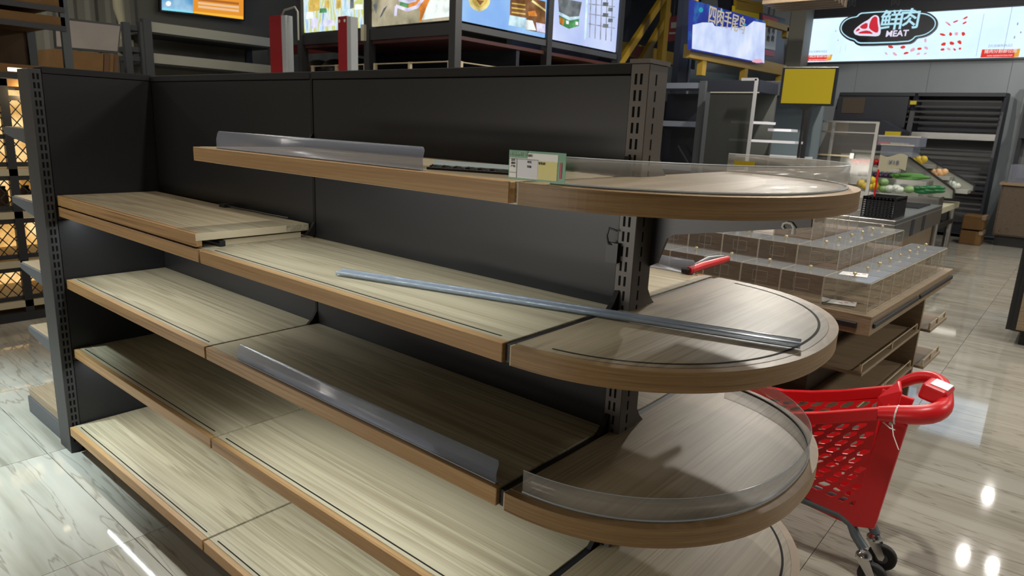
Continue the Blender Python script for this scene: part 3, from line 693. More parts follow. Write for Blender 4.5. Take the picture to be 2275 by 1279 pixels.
M['acrlid'] = sheet('acrylic_lid', (.96, .96, .96), 1.6, .12, (.8, .82, .85), .1)
BS = .19
pro1 = make_bin(BS, .13); pro2 = make_bin(BS, .125)
used = [False]
def place(u, v, z, pro, label):
    if not pro.get('used'):
        pro['used'] = 1; o = pro; o['label'] = label; o.location = tw(u, v, z)
    else: o = dup(pro, tw(u, v, z), label)
    o.rotation_euler = (0, 0, TA); return o
for n in range(8): place(.125 + BS * n, .125, .7505, pro1, f'clear bin on lowest tier, {NTH[n]} from the near corner along the right side')
for n in range(1, 7): place(.125, .125 + BS * n, .7505, pro1, f'clear bin on lowest tier, {NTH[n]} leftward from the near corner along the front')
for n in range(6): place(.325 + BS * n, .325, .8485, pro2, f'clear bin on middle tier, {NTH[n]} from its near corner along the right')
for n in range(1, 5): place(.325, .325 + BS * n, .8485, pro2, f'clear bin on middle tier, {NTH[n]} leftward from its near corner')
for n in range(4): place(.525 + BS * n, .525, .9555, pro2, f'clear bin on top tier, {NTH[n]} from its near corner')
for n in range(1, 3): place(.525, .525 + BS * n, .9555, pro2, f'clear bin on top tier, {NTH[n]} leftward from its near corner')
for pro in (pro1, pro2): del pro['used']
for nm, u, v, z, lab in (('paper_sign', .17, .13, .8845, 'white paper with red print lying on the near corner bin lid'), ('paper_sign', .14, .15, .754, 'white paper lying inside the near corner bin')):
    pp = thing(nm, lab, 'paper', tw(u, v, z))
    MB().slab(tw(u - .05, v + .06, z + .001), tw(u - .02, v - .05, z + .001), tw(u + .07, v - .03, z + .002), tw(u + .04, v + .07, z + .001), .001).build('sheet', M['white'], pp)
    for k in range(3): MB().cbox(tw(u + .0 + k * .02, v + .02 - k * .02, z + .0018), (.016, .008, .0008)).build('red_print', M['cardred'], pp)

# ------------------------------------------------------------------ produce area (9-11 m away)
sc = thing('steel_counter', 'stainless steel work counter in front of the vegetable stand', 'counter', (-1.1, 7.5, 0))
YC0, YC1 = 6.3, 8.85; xr0 = -.57
c0 = Vector((xr0, YC0, 0))
MB().box(xr0 - 1.0, xr0, YC0, YC1, .71, .75).build('worktop', M['steel'], sc, .004)
MB().box(xr0 - .02, xr0 + .004, YC0, YC1, .53, .71).build('side_panel', M['steel'], sc, .003)
MB().box(xr0 - 1.0, xr0, YC0 - .004, YC0 + .02, .53, .71).build('front_panel', M['steel'], sc, .003)
for k in range(2): MB().box(xr0 + .002, xr0 + .007, YC0 + .75 + k * .6, YC0 + .9 + k * .6, .535, .705).build('dark_strip', M['navy'], sc)
MB().box(xr0 - .95, xr0 - .06, YC0 + .06, YC1 - .06, .18, .5).build('lower_cabinet', M['tablewood'], sc)
for x in (xr0 - .96, xr0 - .03):
    for y in (YC0 + .04, YC1 - .04): MB().cyl((x, y, 0), (x, y, .53), .03, 10).build('leg', M['steel'], sc)
for k in range(7):
    y = YC1 - .9 + k * .11
    MB().box(xr0 - .55, xr0 - .1, y, y + .045, .7505, .765).build('black_grille_bar', M['blackmetal'], sc)
for k, (x, z0) in enumerate(((-.42, 0), (-.42, .23))):
    t = thing('wooden_crate', ('lower' if k == 0 else 'upper') + ' orange brown wooden crate stacked behind the vegetable stand', 'crate', (x, 11.7, z0))
    MB().box(x - .22, x + .06, 11.5, 11.9, z0, z0 + .21).build('crate_box', M['carton'], t, .01); MB().box(x + .02, x + .07, 11.49, 11.91, z0 + .16, z0 + .22).build('rim', M['tablewood'], t)
# black lattice basket
bk = thing('black_basket', 'black lattice plastic basket on the steel counter', 'basket', (-.8, 6.6, .75))
B0 = oy(1925, 500, 7.0); bx0, bx1, by0, by1, bz0, bz1 = oy(1912, 480, 6.4).x, oy(1985, 480, 6.4).x, 6.4, 6.9, .752, oy(1975, 440, 6.4).z
MB().box(bx0 + .012, bx1 - .012, by0 + .012, by1 - .012, bz0, bz0 + .01).build('bottom', M['blackmetal'], bk)
for a in ((bx0, bx1, by0, by0 + .01), (bx0, bx1, by1 - .01, by1), (bx0, bx0 + .01, by0, by1), (bx1 - .01, bx1, by0, by1)):
    MB().box(*a, bz1 - .03, bz1).build('rim', M['blackmetal'], bk)
M['lattpale'] = mat('lattice_pale', (.35, .40, .52), .5)
lat = MB(); n = 9
for k in range(n + 1):
    x = bx0 + (bx1 - bx0) * k / n; lat.box(x - .006, x + .006, by0, by0 + .008, bz0, bz1)
    z = bz0 + (bz1 - bz0) * k / n; lat.box(bx0, bx1, by0, by0 + .008, z - .005, z + .005)
    y = by0 + (by1 - by0) * k / n; lat.box(bx1 - .008, bx1, y - .01, y + .01, bz0, bz1); lat.box(bx1 - .008, bx1, by0, by1, z - .005, z + .005)
lat.build('lattice', M['blackmetal'], bk, kind='stuff')
MB().box(bx0 + .02, bx1 - .02, by0 + .02, by0 + .024, bz0 + .01, bz1 - .03).build('liner', M['lattpale'], bk)
# flag price sign
fg = thing('flag_price_sign', 'small cream flag price sign on a red stick in the black basket', 'sign', (oy(1955, 440, 6.62).x, 6.62, bz1 - .1))
f0, f1 = oy(1953, 440, 6.62), oy(1957, 345, 6.62)
MB().cyl((f1.x, 6.62, bz0 + .02), f1, .009, 8).build('stick', M['red'], fg)
vs = []; nn = 10; xa, xb = oy(1955, 350, 6.62).x, oy(2017, 350, 6.62).x; zt, zb2 = oy(1990, 345, 6.62).z, oy(1990, 378, 6.62).z
M['cream2'] = mat('cream_card', (.50, .47, .33), .6)
for k in range(nn + 1):
    w_ = math.sin(k / nn * 6.28) * .018; x = xa + (xb - xa) * k / nn
    vs += [(x, 6.62 - .01, zb2 - w_), (x, 6.62 - .01, zt - w_)]
o = MB().add(vs, [(2 * i, 2 * i + 2, 2 * i + 3, 2 * i + 1) for i in range(nn)]).build('flag', M['cream2'], fg); s = o.modifiers.new('s', 'SOLIDIFY'); s.thickness = .004
M['inkblue'] = mat('ink_blue', (.10, .12, .25), .5)
text('price_text', '¥18', M['inkblue'], fg, (xa + (xb - xa) * .55, 6.598, (zt + zb2) / 2), (1, 0, 0), (0, 0, 1), (zt - zb2) * .42, .002)

# vegetable island
YV = 9.4
vi = thing('vegetable_stand', 'stepped stainless vegetable stand with slanted dark edged side panels', 'produce stand', (-1.3, 10, 0))
xl, xr = -2.55, oy(2085, 437, YV).x
tz = [oy(2060, 437, YV).z, oy(2040, 401, YV + .38).z, oy(1940, 371, YV + .76).z]; txr = [xr, oy(2062, 396, YV + .38).x, oy(2000, 370, YV + .76).x]
M['stonegrey'] = mat('tray_grey', (.34, .34, .31), .4)
for k in range(3):
    y0 = YV + k * .38; z = tz[k]; xrk = txr[k]
    MB().box(xl, xrk, y0, y0 + .38, z - .10, z - .06).build('tray_floor', M['stonegrey'], vi)
    MB().box(xl, xrk, y0 - .012, y0, z - .12, z).build('tray_front', M['steel'], vi, .003)
    MB().box(xrk, xrk + .012, y0, y0 + .38, z - .12, z).build('tray_end', M['steel'], vi, .003)
MB().box(xl, xr + .04, YV - .05, YV + 1.68, tz[0] - .22, tz[0] - .14).build('deck', M['cream2'], vi, .003)
MB().box(xl, xr - .3, YV + .4, YV + 1.2, tz[0] - .14, tz[0] + .18).build('core', M['stonegrey'], vi)
for x in (xl + .1, xr - .02):
    for y in (YV + .05, YV + 1.5): MB().cyl((x, y, 0), (x, y, tz[0] - .22), .045, 10).build('leg', M['steel'], vi)
MB().box(xr - .04, xr + .02, YV + .05, YV + 1.5, .36, .42).build('stretcher', M['blackmetal'], vi)
M['panelgrey'] = mat('side_panel_grey', (.30, .31, .27), .3)
for (a, b, cc, yy) in (((2015, 345), (2120, 421), (2118, 441), YV + 1.15), ((2036, 336), (2166, 411), (2163, 425), YV + 1.55)):
    p1, p2, p3 = oy(*a, yy), oy(*b, yy), oy(*cc, yy)
    p4 = Vector((p1.x - .9, yy, p1.z)); p5 = Vector((p1.x - .9, yy, p3.z))
    MB().prism([(p.x, p.z) for p in (p4, p1, p2, p3, p5)], yy, yy + .012, 'y').build('side_panel', M['panelgrey'], vi)
    for q0, q1 in ((p4, p1), (p1, p2), (p2, p3)): MB().bar(q0 + Vector((0, -.006, 0)), q1 + Vector((0, -.006, 0)), .03, .022).build('dark_edge', M['blackmetal'], vi)
# shelf boxes between both panels for lemons
for k, (xk, zk) in enumerate(((oy(2062, 366, 10.6).x, oy(2062, 366, 10.6).z), (oy(2100, 392, 10.6).x, oy(2100, 392, 10.6).z), (oy(2140, 420, 10.6).x, oy(2140, 422, 10.6).z))):
    MB().box(xk - .25, xk + .06, 10.58, 10.92, zk - .05, zk).build('side_tray', M['stonegrey'], vi)
VC = {}
def veg(name, cat, label, group, mtl, px, py, Y, r, rad=(1, 1, 1), stem=None, rot=0, ry=0):
    VC[label] = VC.get(label, -1) + 1
    full = label if group is None else label + f', {NTH[VC[label]]} of its row counted rightward'
    c = oy(px, py, Y); t = thing(name, full, cat, c, group)
    R = Matrix.Rotation(rot, 3, 'Z') @ Matrix.Rotation(ry, 3, 'Y')
    MB().ell(c, (r * rad[0], r * rad[1], r * rad[2]), 12, 8, R).build('body', mtl, t)
    if stem: MB().cbox(c + R @ Vector((r * rad[0] * .0, 0, r * rad[2])), (r * .25, r * .25, r * .35), R).build('stem', stem, t)
    return t
M['tomato'] = mat('tomato', (.62, .03, .02), .3); M['egg'] = mat('eggplant', (.035, .015, .05), .25); M['leaf'] = mat('leaf_green', (.07, .22, .035), .5)
M['pgreen'] = mat('pale_green_veg', (.22, .36, .14), .45, 0, .5, .2, 20); M['dgreen'] = mat('deep_green', (.012, .13, .035), .3); M['lemon'] = mat('lemon', (.72, .50, .04), .4); M['peach'] = mat('peach', (.72, .42, .20), .45); M['film'] = mat('white_wrap', (.55, .60, .52), .3, 0, .5, .25, 30)
for k in range(7): veg('tomato', 'vegetable', 'ripe red tomato in the upper vegetable tray row', 'red tomatoes in the upper tray', M['tomato'], 1897 + k * 8.4, 359 + (k % 2) * 2, YV + .92, .05, (1, 1, .9), M['leaf'])
veg('onion', 'vegetable', 'purple red onion right of the tomato row', None, M['egg'], 1954, 362, YV + .92, .045)
for k in range(7): veg('eggplant', 'vegetable', 'dark purple round eggplant in the middle tray row', 'eggplants in the middle tray', M['egg'], 1914 + k * 10.5, 387 + k * .7, YV + .54, .046, (1.15, 1, .9), M['leaf'])
for k in range(2): veg('carrot', 'vegetable', 'orange carrot tip between eggplants and greens', 'carrots in the middle tray', M['peach'], 1986 + k * 7, 393 - k * 2, YV + .54, .03, (1.5, .8, .8))
for k in range(7): veg('green_gourd', 'vegetable', 'long green gourd lying in the middle tray', 'green gourds in the middle tray', M['leaf'], 2002 + (k % 4) * 12, 396 - (k // 4) * 5 - (k % 4), YV + .54, .032, (5.2, 1, 1), None, .1 * k - .2)
for k, (x, y) in enumerate(((1913, 407), (1936, 400), (1932, 414), (1946, 413), (1923, 413))): veg('yellow_pepper', 'vegetable', 'yellow bell pepper in the lowest tray', 'yellow peppers in the lowest tray', M['lemon'], x, y, YV + .15, .055, (1.05, 1, .95), M['leaf'])
for k, (x, y, w_) in enumerate(((1963, 404, 1), (1963, 419, 0), (1977, 419, 2), (1991, 418, 2), (1998, 422, 2), (2020, 421, 1))): veg('wrapped_cabbage', 'vegetable', 'film wrapped pale green cabbage in the lowest tray', 'wrapped cabbages in the lowest tray', M['film'] if w_ == 2 else M['pgreen'], x, y, YV + .15, .06, (1.1, 1, .85))
for k in range(8): veg('green_pepper', 'vegetable', 'long deep green pepper in the lowest tray corner', 'green peppers in the lowest tray', M['dgreen'], 2048 + (k % 4) * 11, 426 - (k // 4) * 7 - (k % 4) * .8, YV + .15, .03, (3.4, 1, 1), None, .15 * (k % 3) - .1)
for k in range(4): veg('lemon', 'fruit', 'yellow citrus in the top side tray', 'yellow citrus between the side panels', M['lemon'], 2034 + k * 6, 358 - (k % 2) * 4, 10.75, .055)
for k in range(6): veg('peach', 'fruit', 'pale orange peach in the middle side tray', 'peaches between the side panels', M['peach'], 2066 + k * 6.5, 385 - (k % 2) * 3, 10.75, .05)
for k in range(6): veg('wrapped_garlic', 'vegetable', 'white wrapped garlic in the lowest side tray', 'garlic packs between the side panels', M['film'], 2102 + k * 5, 405 + k * 2.2 - (k % 2) * 3, 10.75, .045)
# clear tray box above the stand
ub = thing('clear_tray_stack', 'two clear trays stacked on top of the vegetable stand', 'tray', oy(1990, 345, 9.9))
for k, (x0, x1, yt, yb, ml) in enumerate(((1945, 2045, 303, 322, 'acrhaze'), (1955, 2030, 322, 345, 'acrhaze'))):
    a, b = oy(x0, yb, 9.9), oy(x1, yt, 9.9)
    mb = MB().box(a.x, b.x, 9.9, 10.4, a.z, b.z).build('tray', M['acrhaze'], ub)
    MB().box(a.x - .01, b.x + .01, 9.89, 9.905, b.z - .02, b.z).build('tray_rim', M['acredge'], ub)
a, b = oy(1950, 320, 9.95), oy(2012, 315, 9.95)
MB().box(a.x, a.x + .14, 9.93, 10.2, a.z, a.z + .035).build('red_content', M['tomato'], ub)
MB().box(a.x + .16, b.x, 9.93, 10.2, a.z, a.z + .03).build('pale_content', M['cream2'], ub)
a, b = oy(1937, 340, 9.86), oy(1950, 305, 9.86)
MB().box(a.x, b.x, 9.85, 9.87, a.z, b.z).build('white_card', M['white'], ub)

# ------------------------------------------------------------------ back wall: meat light box, racks
YW = 12.94
lbx = thing('meat_light_box', 'long glowing white light box with meat cut charts high on back wall', 'light box', (-1.5, YW, 2.87))
M['lb'] = emis_noise('light_box_face', [(.3, (.56, .74, .98)), (.55, (.66, .83, 1.0)), (.75, (.76, .88, 1.0))], .9, 1.25)
M['lbred'] = emis('light_box_red', (.75, .05, .035), 1); M['lborange'] = emis('light_box_orange', (.80, .40, .05), 1); M['lbwhite'] = emis('light_box_white', (.95, .9, .92), 1); M['lbpink'] = emis('light_box_pink', (.82, .42, .52), 1); M['lbgrey'] = emis('light_box_grey', (.30, .38, .52), 1)
MB().box(-3.86, 3.0, YW + .0, YW + .05, 2.84, 3.66).build('frame', M['rack'], lbx)
MB().box(-3.815, -.70, YW - .006, YW, 2.872, 3.635).build('face', M['lb'], lbx); MB().box(-.695, 2.96, YW - .006, YW, 2.872, 3.635).build('face', M['lb'], lbx)
def lbrect(x0, y0, x1, y1, m, name='print_mark', d=.010):
    a, b = oy(x0, y1, YW), oy(x1, y0, YW); MB().box(a.x, b.x, YW - d, YW - .006, a.z, b.z).build(name, m, lbx)
def lbpoly(pts, m, name='print_mark', d=.010):
    P = [oy(x, y, YW) for x, y in pts]; MB().prism([(p.x, p.z) for p in P], YW - d, YW - .006, 'y').build(name, m, lbx)
for (x0, x1, y0, y1, s1, s2) in ((1786, 1850, 121, 136, '牛肉分割部位图', 'BEEF SEGMENTATION MAP'), (2178, 2267, 108, 128, '猪肉分割部位图', 'PORK SEGMENTATION MAP')):
    lbpoly([(x0, y1), (x0 + 4, y0 + 2), (x1 - 12, y0 + 1), (x1 - 14, y1 - 1)], M['lbred'], 'red_caption'); lbpoly([(x1 - 14, y1 - 1), (x1 - 12, y0 + 1), (x1, y0), (x1 - 4, y1 - 2)], M['lborange'], 'orange_caption')
    a, b = oy((x0 + x1) / 2, (y0 + y1) / 2 - 2, YW), oy(x1, y0, YW); c = oy(x0, y1, YW)
    text('caption_text', s1, M['lbwhite'], lbx, (a.x, YW - .013, a.z + .012), (1, 0, 0), (0, 0, 1), (b.x - c.x) / 8.2, .002)
    text('caption_text', s2, M['lbwhite'], lbx, (a.x, YW - .013, a.z - .052), (1, 0, 0), (0, 0, 1), (b.x - c.x) / 19, .002)
    a = oy((x0 + x1) / 2, y0 - 6, YW)
    text('caption_line', '【优选臻鲜肉品】', M['lbgrey'], lbx, (a.x, YW - .012, a.z), (1, 0, 0), (0, 0, 1), (b.x - c.x) / 11, .001)
rnd = random.Random(3)
def blob(px, py, w, h, m, ang=0):
    P = []
    for k in range(9):
        t = k / 9 * 6.283; rr_ = rnd.uniform(.75, 1.1); dx, dy = w * math.cos(t) * rr_, h * math.sin(t) * rr_
        P.append((px + dx * math.cos(ang) - dy * math.sin(ang), py + dx * math.sin(ang) + dy * math.cos(ang)))
    lbpoly(P, m, 'meat_cut_print')
for (x, y, w_, h_, an) in ((2105, 51, 7, 1.8, .4), (2123, 48, 7, 1.8, -.4), (2145, 40, 7, 2, -.5), (2108, 54, 6, 1.5, .6), (2143, 51, 6, 2, -.5), (2094, 77, 7, 2.5, .2), (2112, 76, 4, 4, .8), (2125, 75, 5, 4, 0), (2140, 75, 4.5, 5, .2), (2097, 98, 6, 4, -.3), (2115, 96, 6, 4, .2), (2132, 94, 6, 4.5, .7), (2094, 110, 5, 3, 0), (2108, 109, 5, 3, .4), (2121, 110, 4, 2.5, .6), (2133, 108, 3, 3, 0), (1979, 104, 7, 4, .3), (2006, 105, 6, 4, -.3), (2028, 111, 6, 4, -.6), (2043, 108, 6, 3, -.2), (2058, 107, 5, 3, .5), (1969, 119, 4, 2, .8), (1988, 120, 6, 3, .6), (2013, 118, 6, 3, -.2), (2040, 120, 5, 2.5, -.3), (2056, 119, 4, 2, -.4), (2056, 90, 3, 5, .1)):
    blob(x, y, w_, h_, M['lbpink'] if rnd.random() < .6 else M['lbred'], an)
for (x0, y0, x1, y1) in ((1856, 67, 1858, 71), (1861, 88, 1863, 91), (1866, 103, 1868, 118), (1878, 99, 1880, 114), (2259, 50, 2263, 56), (2266, 70, 2270, 74), (2252, 80, 2256, 86)): lbrect(x0, y0, x1, y1, M['lbgrey'])
MB().box(-1.06, -1.055, YW - .010, YW - .006, 2.90, 3.56).build('chart_rule', M['lbgrey'], lbx)
ub2 = thing('dark_fascia_sign', 'dark fascia strip with faint grey lettering above the meat light box', 'sign', (-1.5, YW, 3.66))
MB().box(-3.86, 3.0, YW, YW + .05, 3.664, 4.3).build('board', M['navy'], ub2)
M['faint'] = mat('faint_letter', (.10, .10, .12), .5)
a = oy(1875, 10, YW); text('faint_text', '鲜猪肉', M['faint'], ub2, (a.x, YW - .004, a.z), (1, 0, 0), (0, 0, 1), .14, .003)
a = oy(1990, 4, YW); text('faint_text', '肉', M['faint'], ub2, (a.x, YW - .004, a.z), (1, 0, 0), (0, 0, 1), .16, .003)
# out-of-frame charts continue above? the reflected panel is this box itself.
# cloud shaped MEAT sign
YS = 12.6
ms = thing('meat_sign', 'black cloud shaped sign with a steak and the word MEAT', 'sign', oy(1972, 60, YS))
cl = [(1864, 62), (1868, 51), (1876, 42), (1888, 36), (1902, 34), (1906, 28), (1914, 24), (2030, 17), (2037, 19), (2042, 25), (2056, 26), (2068, 30), (2078, 38), (2083, 48), (2081, 60), (2073, 70), (2060, 79), (2046, 83), (2036, 84), (2030, 92), (2018, 98), (1912, 102), (1902, 99), (1896, 92), (1884, 89), (1872, 80), (1866, 72)]
def smooth(P, it=2):
    for _ in range(it):
        Q = []
        for i in range(len(P)):
            a, b = Vector((*P[i], 0)), Vector((*P[(i + 1) % len(P)], 0)); Q += [tuple(a.lerp(b, .25)[:2]), tuple(a.lerp(b, .75)[:2])]
        P = Q
    return P
def sc_(P, f, c=(1973, 59)):  return [(c[0] + (x - c[0]) * f[0], c[1] + (y - c[1]) * f[1]) for x, y in P]
def spoly(P, m, name, d0, d1):
    V = [oy(x, y, YS) for x, y in P]; return MB().prism([(v.x, v.z) for v in V], YS - d1, YS - d0, 'y').build(name, m, ms)
cls = smooth(cl, 1)
M['glow'] = emis('neon_edge', (.48, .80, .92), 1.0); M['steakred'] = emis('steak_red', (.62, .03, .045), 1); M['steakfat'] = emis('steak_fat', (.80, .76, .92), 1)
spoly(cls, M['navy'], 'backplate', -.10, 0)
o1, o2 = sc_(cls, (.972, .90)), sc_(cls, (.952, .835)); vs = []; n = len(o1)
V1 = [oy(x, y, YS) for x, y in o1]; V2 = [oy(x, y, YS) for x, y in o2]
for a, b in zip(V1, V2): vs += [(a.x, YS - .012, a.z), (b.x, YS - .012, b.z)]
o = MB().add(vs, [(2 * i, 2 * i + 1, (2 * i + 3) % (2 * n), (2 * i + 2) % (2 * n)) for i in range(n)]).build('glowing_border', M['glow'], ms); s = o.modifiers.new('s', 'SOLIDIFY'); s.thickness = .01
for px in (1910, 2035): p = oy(px, 60, YS + .1); MB().cyl((p.x, YS + .09, p.z), (p.x, YW - .012, p.z), .03, 8).build('mount', M['blackmetal'], ms)
sk = smooth([(1896, 71), (1901, 63), (1918, 50), (1930, 44), (1938, 36), (1946, 33), (1953, 37), (1954, 50), (1957, 64), (1956, 76), (1950, 81), (1930, 80), (1902, 79)], 1)
spoly(sk, M['steakfat'], 'steak_fat', 0, .012)
for P in ([(1934, 48), (1938, 40), (1945, 36), (1950, 39), (1950, 52), (1953, 66), (1949, 75), (1932, 65), (1931, 58)], [(1911, 58), (1928, 49), (1928, 62), (1922, 65), (1912, 63)], [(1901, 69), (1908, 62), (1912, 66), (1903, 71)], [(1905, 75), (1912, 70), (1930, 67), (1942, 76), (1930, 75)]):
    spoly(smooth(P, 1), M['steakred'], 'steak_lean', .012, .016)
a, b = oy(1958, 38, YS), oy(2042, 34, YS)
for stx, px, py, sz in (('鲜', 1979, 48, .34), ('肉', 2021, 45, .34)):
    a = oy(px, py, YS); text('sign_letters', stx, M['glow'], ms, (a.x, YS - .012, a.z), (1, 0, 0), (.03, 0, 1), sz, .006, bold=.012)
a = oy(1993, 75, YS); text('sign_letters', 'MEAT', M['steakfat'], ms, (a.x, YS - .012, a.z), (1, 0, 0), (.03, 0, 1), .135, .006, bold=.02)

# column left of the meat wall
MB().box(oy(1752, 80, 12.5).x, oy(1786, 80, 12.5).x, 12.5, 12.9, 0, ZC).build('trim_1', M['wallleft'], None, kind='structure')
# slatted wall racks
def rack(name, label, x0, x1, slat_z, dark_top):
    t = thing(name, label, 'rack', ((x0 + x1) / 2, 12.5, 0))
    yb, yf = 12.88, 12.3
    for x in (x0, x1): 
        MB().prism([(yb, .06), (yb, 2.3), (yf + .25, 2.3), (yf + .1, 2.0), (yf, 1.3), (yf, .06)], x - .02, x + .02, 'x').build('side_frame', M['navy'], t)
    MB().box(x0, x1, yf + .2, yb, 2.24, 2.30).build('top_hood', M['navy'], t, .004)
    MB().box(x0 + .02, x1 - .02, yb, yb + .04, .1, 2.24).build('back_sheet', M['rackback'], t)
    MB().box(x0 + .02, x1 - .02, yb - .06, yb - .04, 1.68, 2.24).build('upper_back', M['navy'], t)
    for z in slat_z: MB().box(x0 + .02, x1 - .02, yf + .02, yf + .06, z, z + .03).build('slat', M['blackmetal'], t)
    MB().box(x0 + .02, x1 - .02, yf + .1, yb, 1.56, 1.66).build('steel_band', M['steel'], t)
    MB().box(x0 + .02, x1 - .02, yf + .05, yb, .78, .84).build('deck', M['navy'], t)
    MB().box(x0 + .02, x1 - .02, yf + .05, yb, .06, .2).build('foot_panel', M['navy'], t)
    return t
M['rackback'] = mat('rack_back', (.22, .225, .23), .5)
z1 = [1.36 - .075 * k for k in range(5)] + [2.14 - .085 * k for k in range(5)] + [.72, .64]
r1 = rack('slatted_wall_rack', 'right dark slatted produce rack against the grey back wall', -1.72, -.50, z1, 0)
r2 = rack('slatted_wall_rack', 'left dark slatted rack with brown box behind the yellow sign', -2.95, -1.76, z1, 1)
MB().box(-2.9, -1.8, 12.27, 12.295, 1.72, 2.22).build('dark_front', M['navy'], r2)
a = oy(1893, 234, 12.26); MB().box(a.x - .16, a.x + .2, 12.255, 12.27, a.z - .13, a.z + .13).build('brown_label', M.setdefault('dimbrown', mat('dim_brown', (.07, .05, .03), .6)), r2)
a = oy(2030, 228, 12.28); MB().box(a.x - .05, a.x + .04, 12.26, 12.29, a.z - .03, a.z + .03).build('yellow_tag', M['signyellow'], r1)
# low cabinet on far right of back wall
rc = thing('wood_base_cabinet', 'brown wood base cabinet with glass top at the right of back wall', 'cabinet', (.3, 12, 0))
xa = oy(2212, 480, 11.8).x
MB().box(xa, 1.6, 11.8, 12.7, .16, .92).build('body', M['darkwood2'] if 'darkwood2' in M else M.setdefault('darkwood2', wood('cab_wood', (.055, .038, .024), (.085, .06, .04), (.12, .085, .058), .5, 'y', 1.4, .3)), rc, .003)
for k in range(4): MB().box(xa + .02 + k * .42, xa + .42 + k * .42, 11.785, 11.80, .18, .9).build('door_panel', M['darkwood2'], rc, .002)
MB().box(xa - .03, 1.6, 11.75, 12.72, .92, .96).build('top', M['tablewood'], rc)
MB().box(xa + .03, 1.6, 11.86, 12.7, 0, .16).build('plinth', M['blackmetal'], rc)
MB().box(xa + .05, 1.5, 11.9, 12.6, .96, 1.22).build('glass_box', M['acrhaze'], rc)
rk = thing('dark_side_rack', 'tall dark metal rack above the wood cabinet at right edge', 'rack', (.2, 12.7, 0))
for (px, yy) in ((2262, 12.72), (2300, 12.72)):
    x = oy(px, 330, yy).x; MB().box(x - .03, x + .03, yy, yy + .06, .97, 2.65).build('post', M['navy'], rk)
xx = oy(2262, 330, 12.72).x
for z in (2.2, 1.62): MB().box(xx, 1.5, 12.5, 12.9, z, z + .04).build('shelf', M['navy'], rk)
MB().box(xx, 1.5, 12.86, 12.9, 1.0, 2.65).build('back_sheet', M['rackback'], rk)
# near right dark cabinet edge
nc = thing('dark_edge_cabinet', 'black edged wooden cabinet cut by the right edge of the photo', 'cabinet', (.9, 5.8, 0))
MB().box(.56, 1.5, 5.44, 6.6, 0, .11).build('plinth', M['blackmetal'], nc)
MB().box(.465, .50, 5.40, 6.6, .11, .98).build('black_edge', M['blackmetal'], nc)
MB().box(.50, 1.5, 5.385, 5.40, .11, .98).build('front_edge', M['blackmetal'], nc)
MB().box(.53, 1.5, 5.37, 5.386, .125, .98).build('wood_front', M['tablewood'], nc)
MB().box(.50, 1.5, 5.40, 6.6, .11, .98).build('body', M['blackmetal'], nc)

# ------------------------------------------------------------------ yellow sign on stand
YY = 6.0
ys = thing('yellow_sign', 'blank yellow sign in a black frame on a thin stand', 'sign', (oy(1785, 350, YY).x, YY, 0))
q = [oy(*p, YY) for p in ((1735, 229), (1845, 231), (1857, 153), (1745, 153))]
MB().slab(*[v + (v - sum((q), Vector()) / 4) * .12 for v in q], .02).build('frame', M['navy'], ys, .006)
MB().slab(*[v + Vector((0, -.006, 0)) for v in q], .004).build('yellow_board', M['signyellow'], ys)
b0, b1 = oy(1788, 238, YY), oy(1778, 380, YY)
MB().cyl((b0.x, YY, 0), b0, .012, 8).build('pole', M['blackmetal'], ys)
MB().prism([(b0.x - .09, b0.z + .02), (b0.x + .09, b0.z + .02), (b0.x + .02, b0.z - .03), (b0.x - .02, b0.z - .03)], YY - .01, YY + .01, 'y').build('clamp', M['blackmetal'], ys)
MB().cyl((b0.x, YY, 0), (b0.x, YY, .015), .16, 20).build('base', M['blackmetal'], ys)
# ------------------------------------------------------------------ glass cabinets left of the sign
YG = 7.2
gc = thing('glass_display_cabinet', 'tall dark framed glass display cabinet left of the yellow sign', 'cabinet', oy(1620, 380, YG) * 1)
gc.location.z = 0
xa, xb = oy(1566, 240, YG).x, oy(1682, 240, YG).x; ztop = oy(1620, 178, YG).z; zh = oy(1620, 204, YG).z
M['glassdark'] = sheet('cabinet_glass', (.55, .58, .58), 1.4, .10, (.30, .31, .29), .1)
M['cabback'] = mat('cab_back', (.09, .095, .088), .5)
MB().box(xa, xb, YG, YG + .6, zh, ztop).build('header', M['navy'], gc, .004)
MB().box(xa, xa + .05, YG, YG + .6, 0, zh).build('side_frame', M['rack'], gc)
MB().box(xa, xb, YG + .56, YG + .6, .1, zh).build('back_sheet', M['cabback'], gc)
MB().box(xa + .05, xb - .03, YG + .005, YG + .012, .3, zh).build('glass_pane', M['glassdark'], gc)
MB().box(xa, xb, YG, YG + .6, 0, .3).build('base', M['navy'], gc)
MB().box(xa + .05, xb, YG - .004, YG + .01, zh - .012, zh).build('trim_strip', M['galv'], gc)
for (y, x0, x1) in ((271, 1630, 1710), (310, 1625, 1772)):
    p = oy(x0, y, YG + .1); p2 = oy(x1, y, YG + .1); MB().box(p.x, p2.x, YG + .02, YG + .3, p.z - .014, p.z + .014).build('lit_shelf', M['lbwhite2'] if 'lbwhite2' in M else M.setdefault('lbwhite2', mat('white_shelf', (.80, .80, .86), .4)), gc)
p = oy(1708, 288, YG + .35); p2 = oy(1760, 288, YG + .35); MB().box(p.x, p2.x, YG + .32, YG + .55, p.z - .015, p.z + .015).build('lit_shelf', M['lbwhite2'], gc)
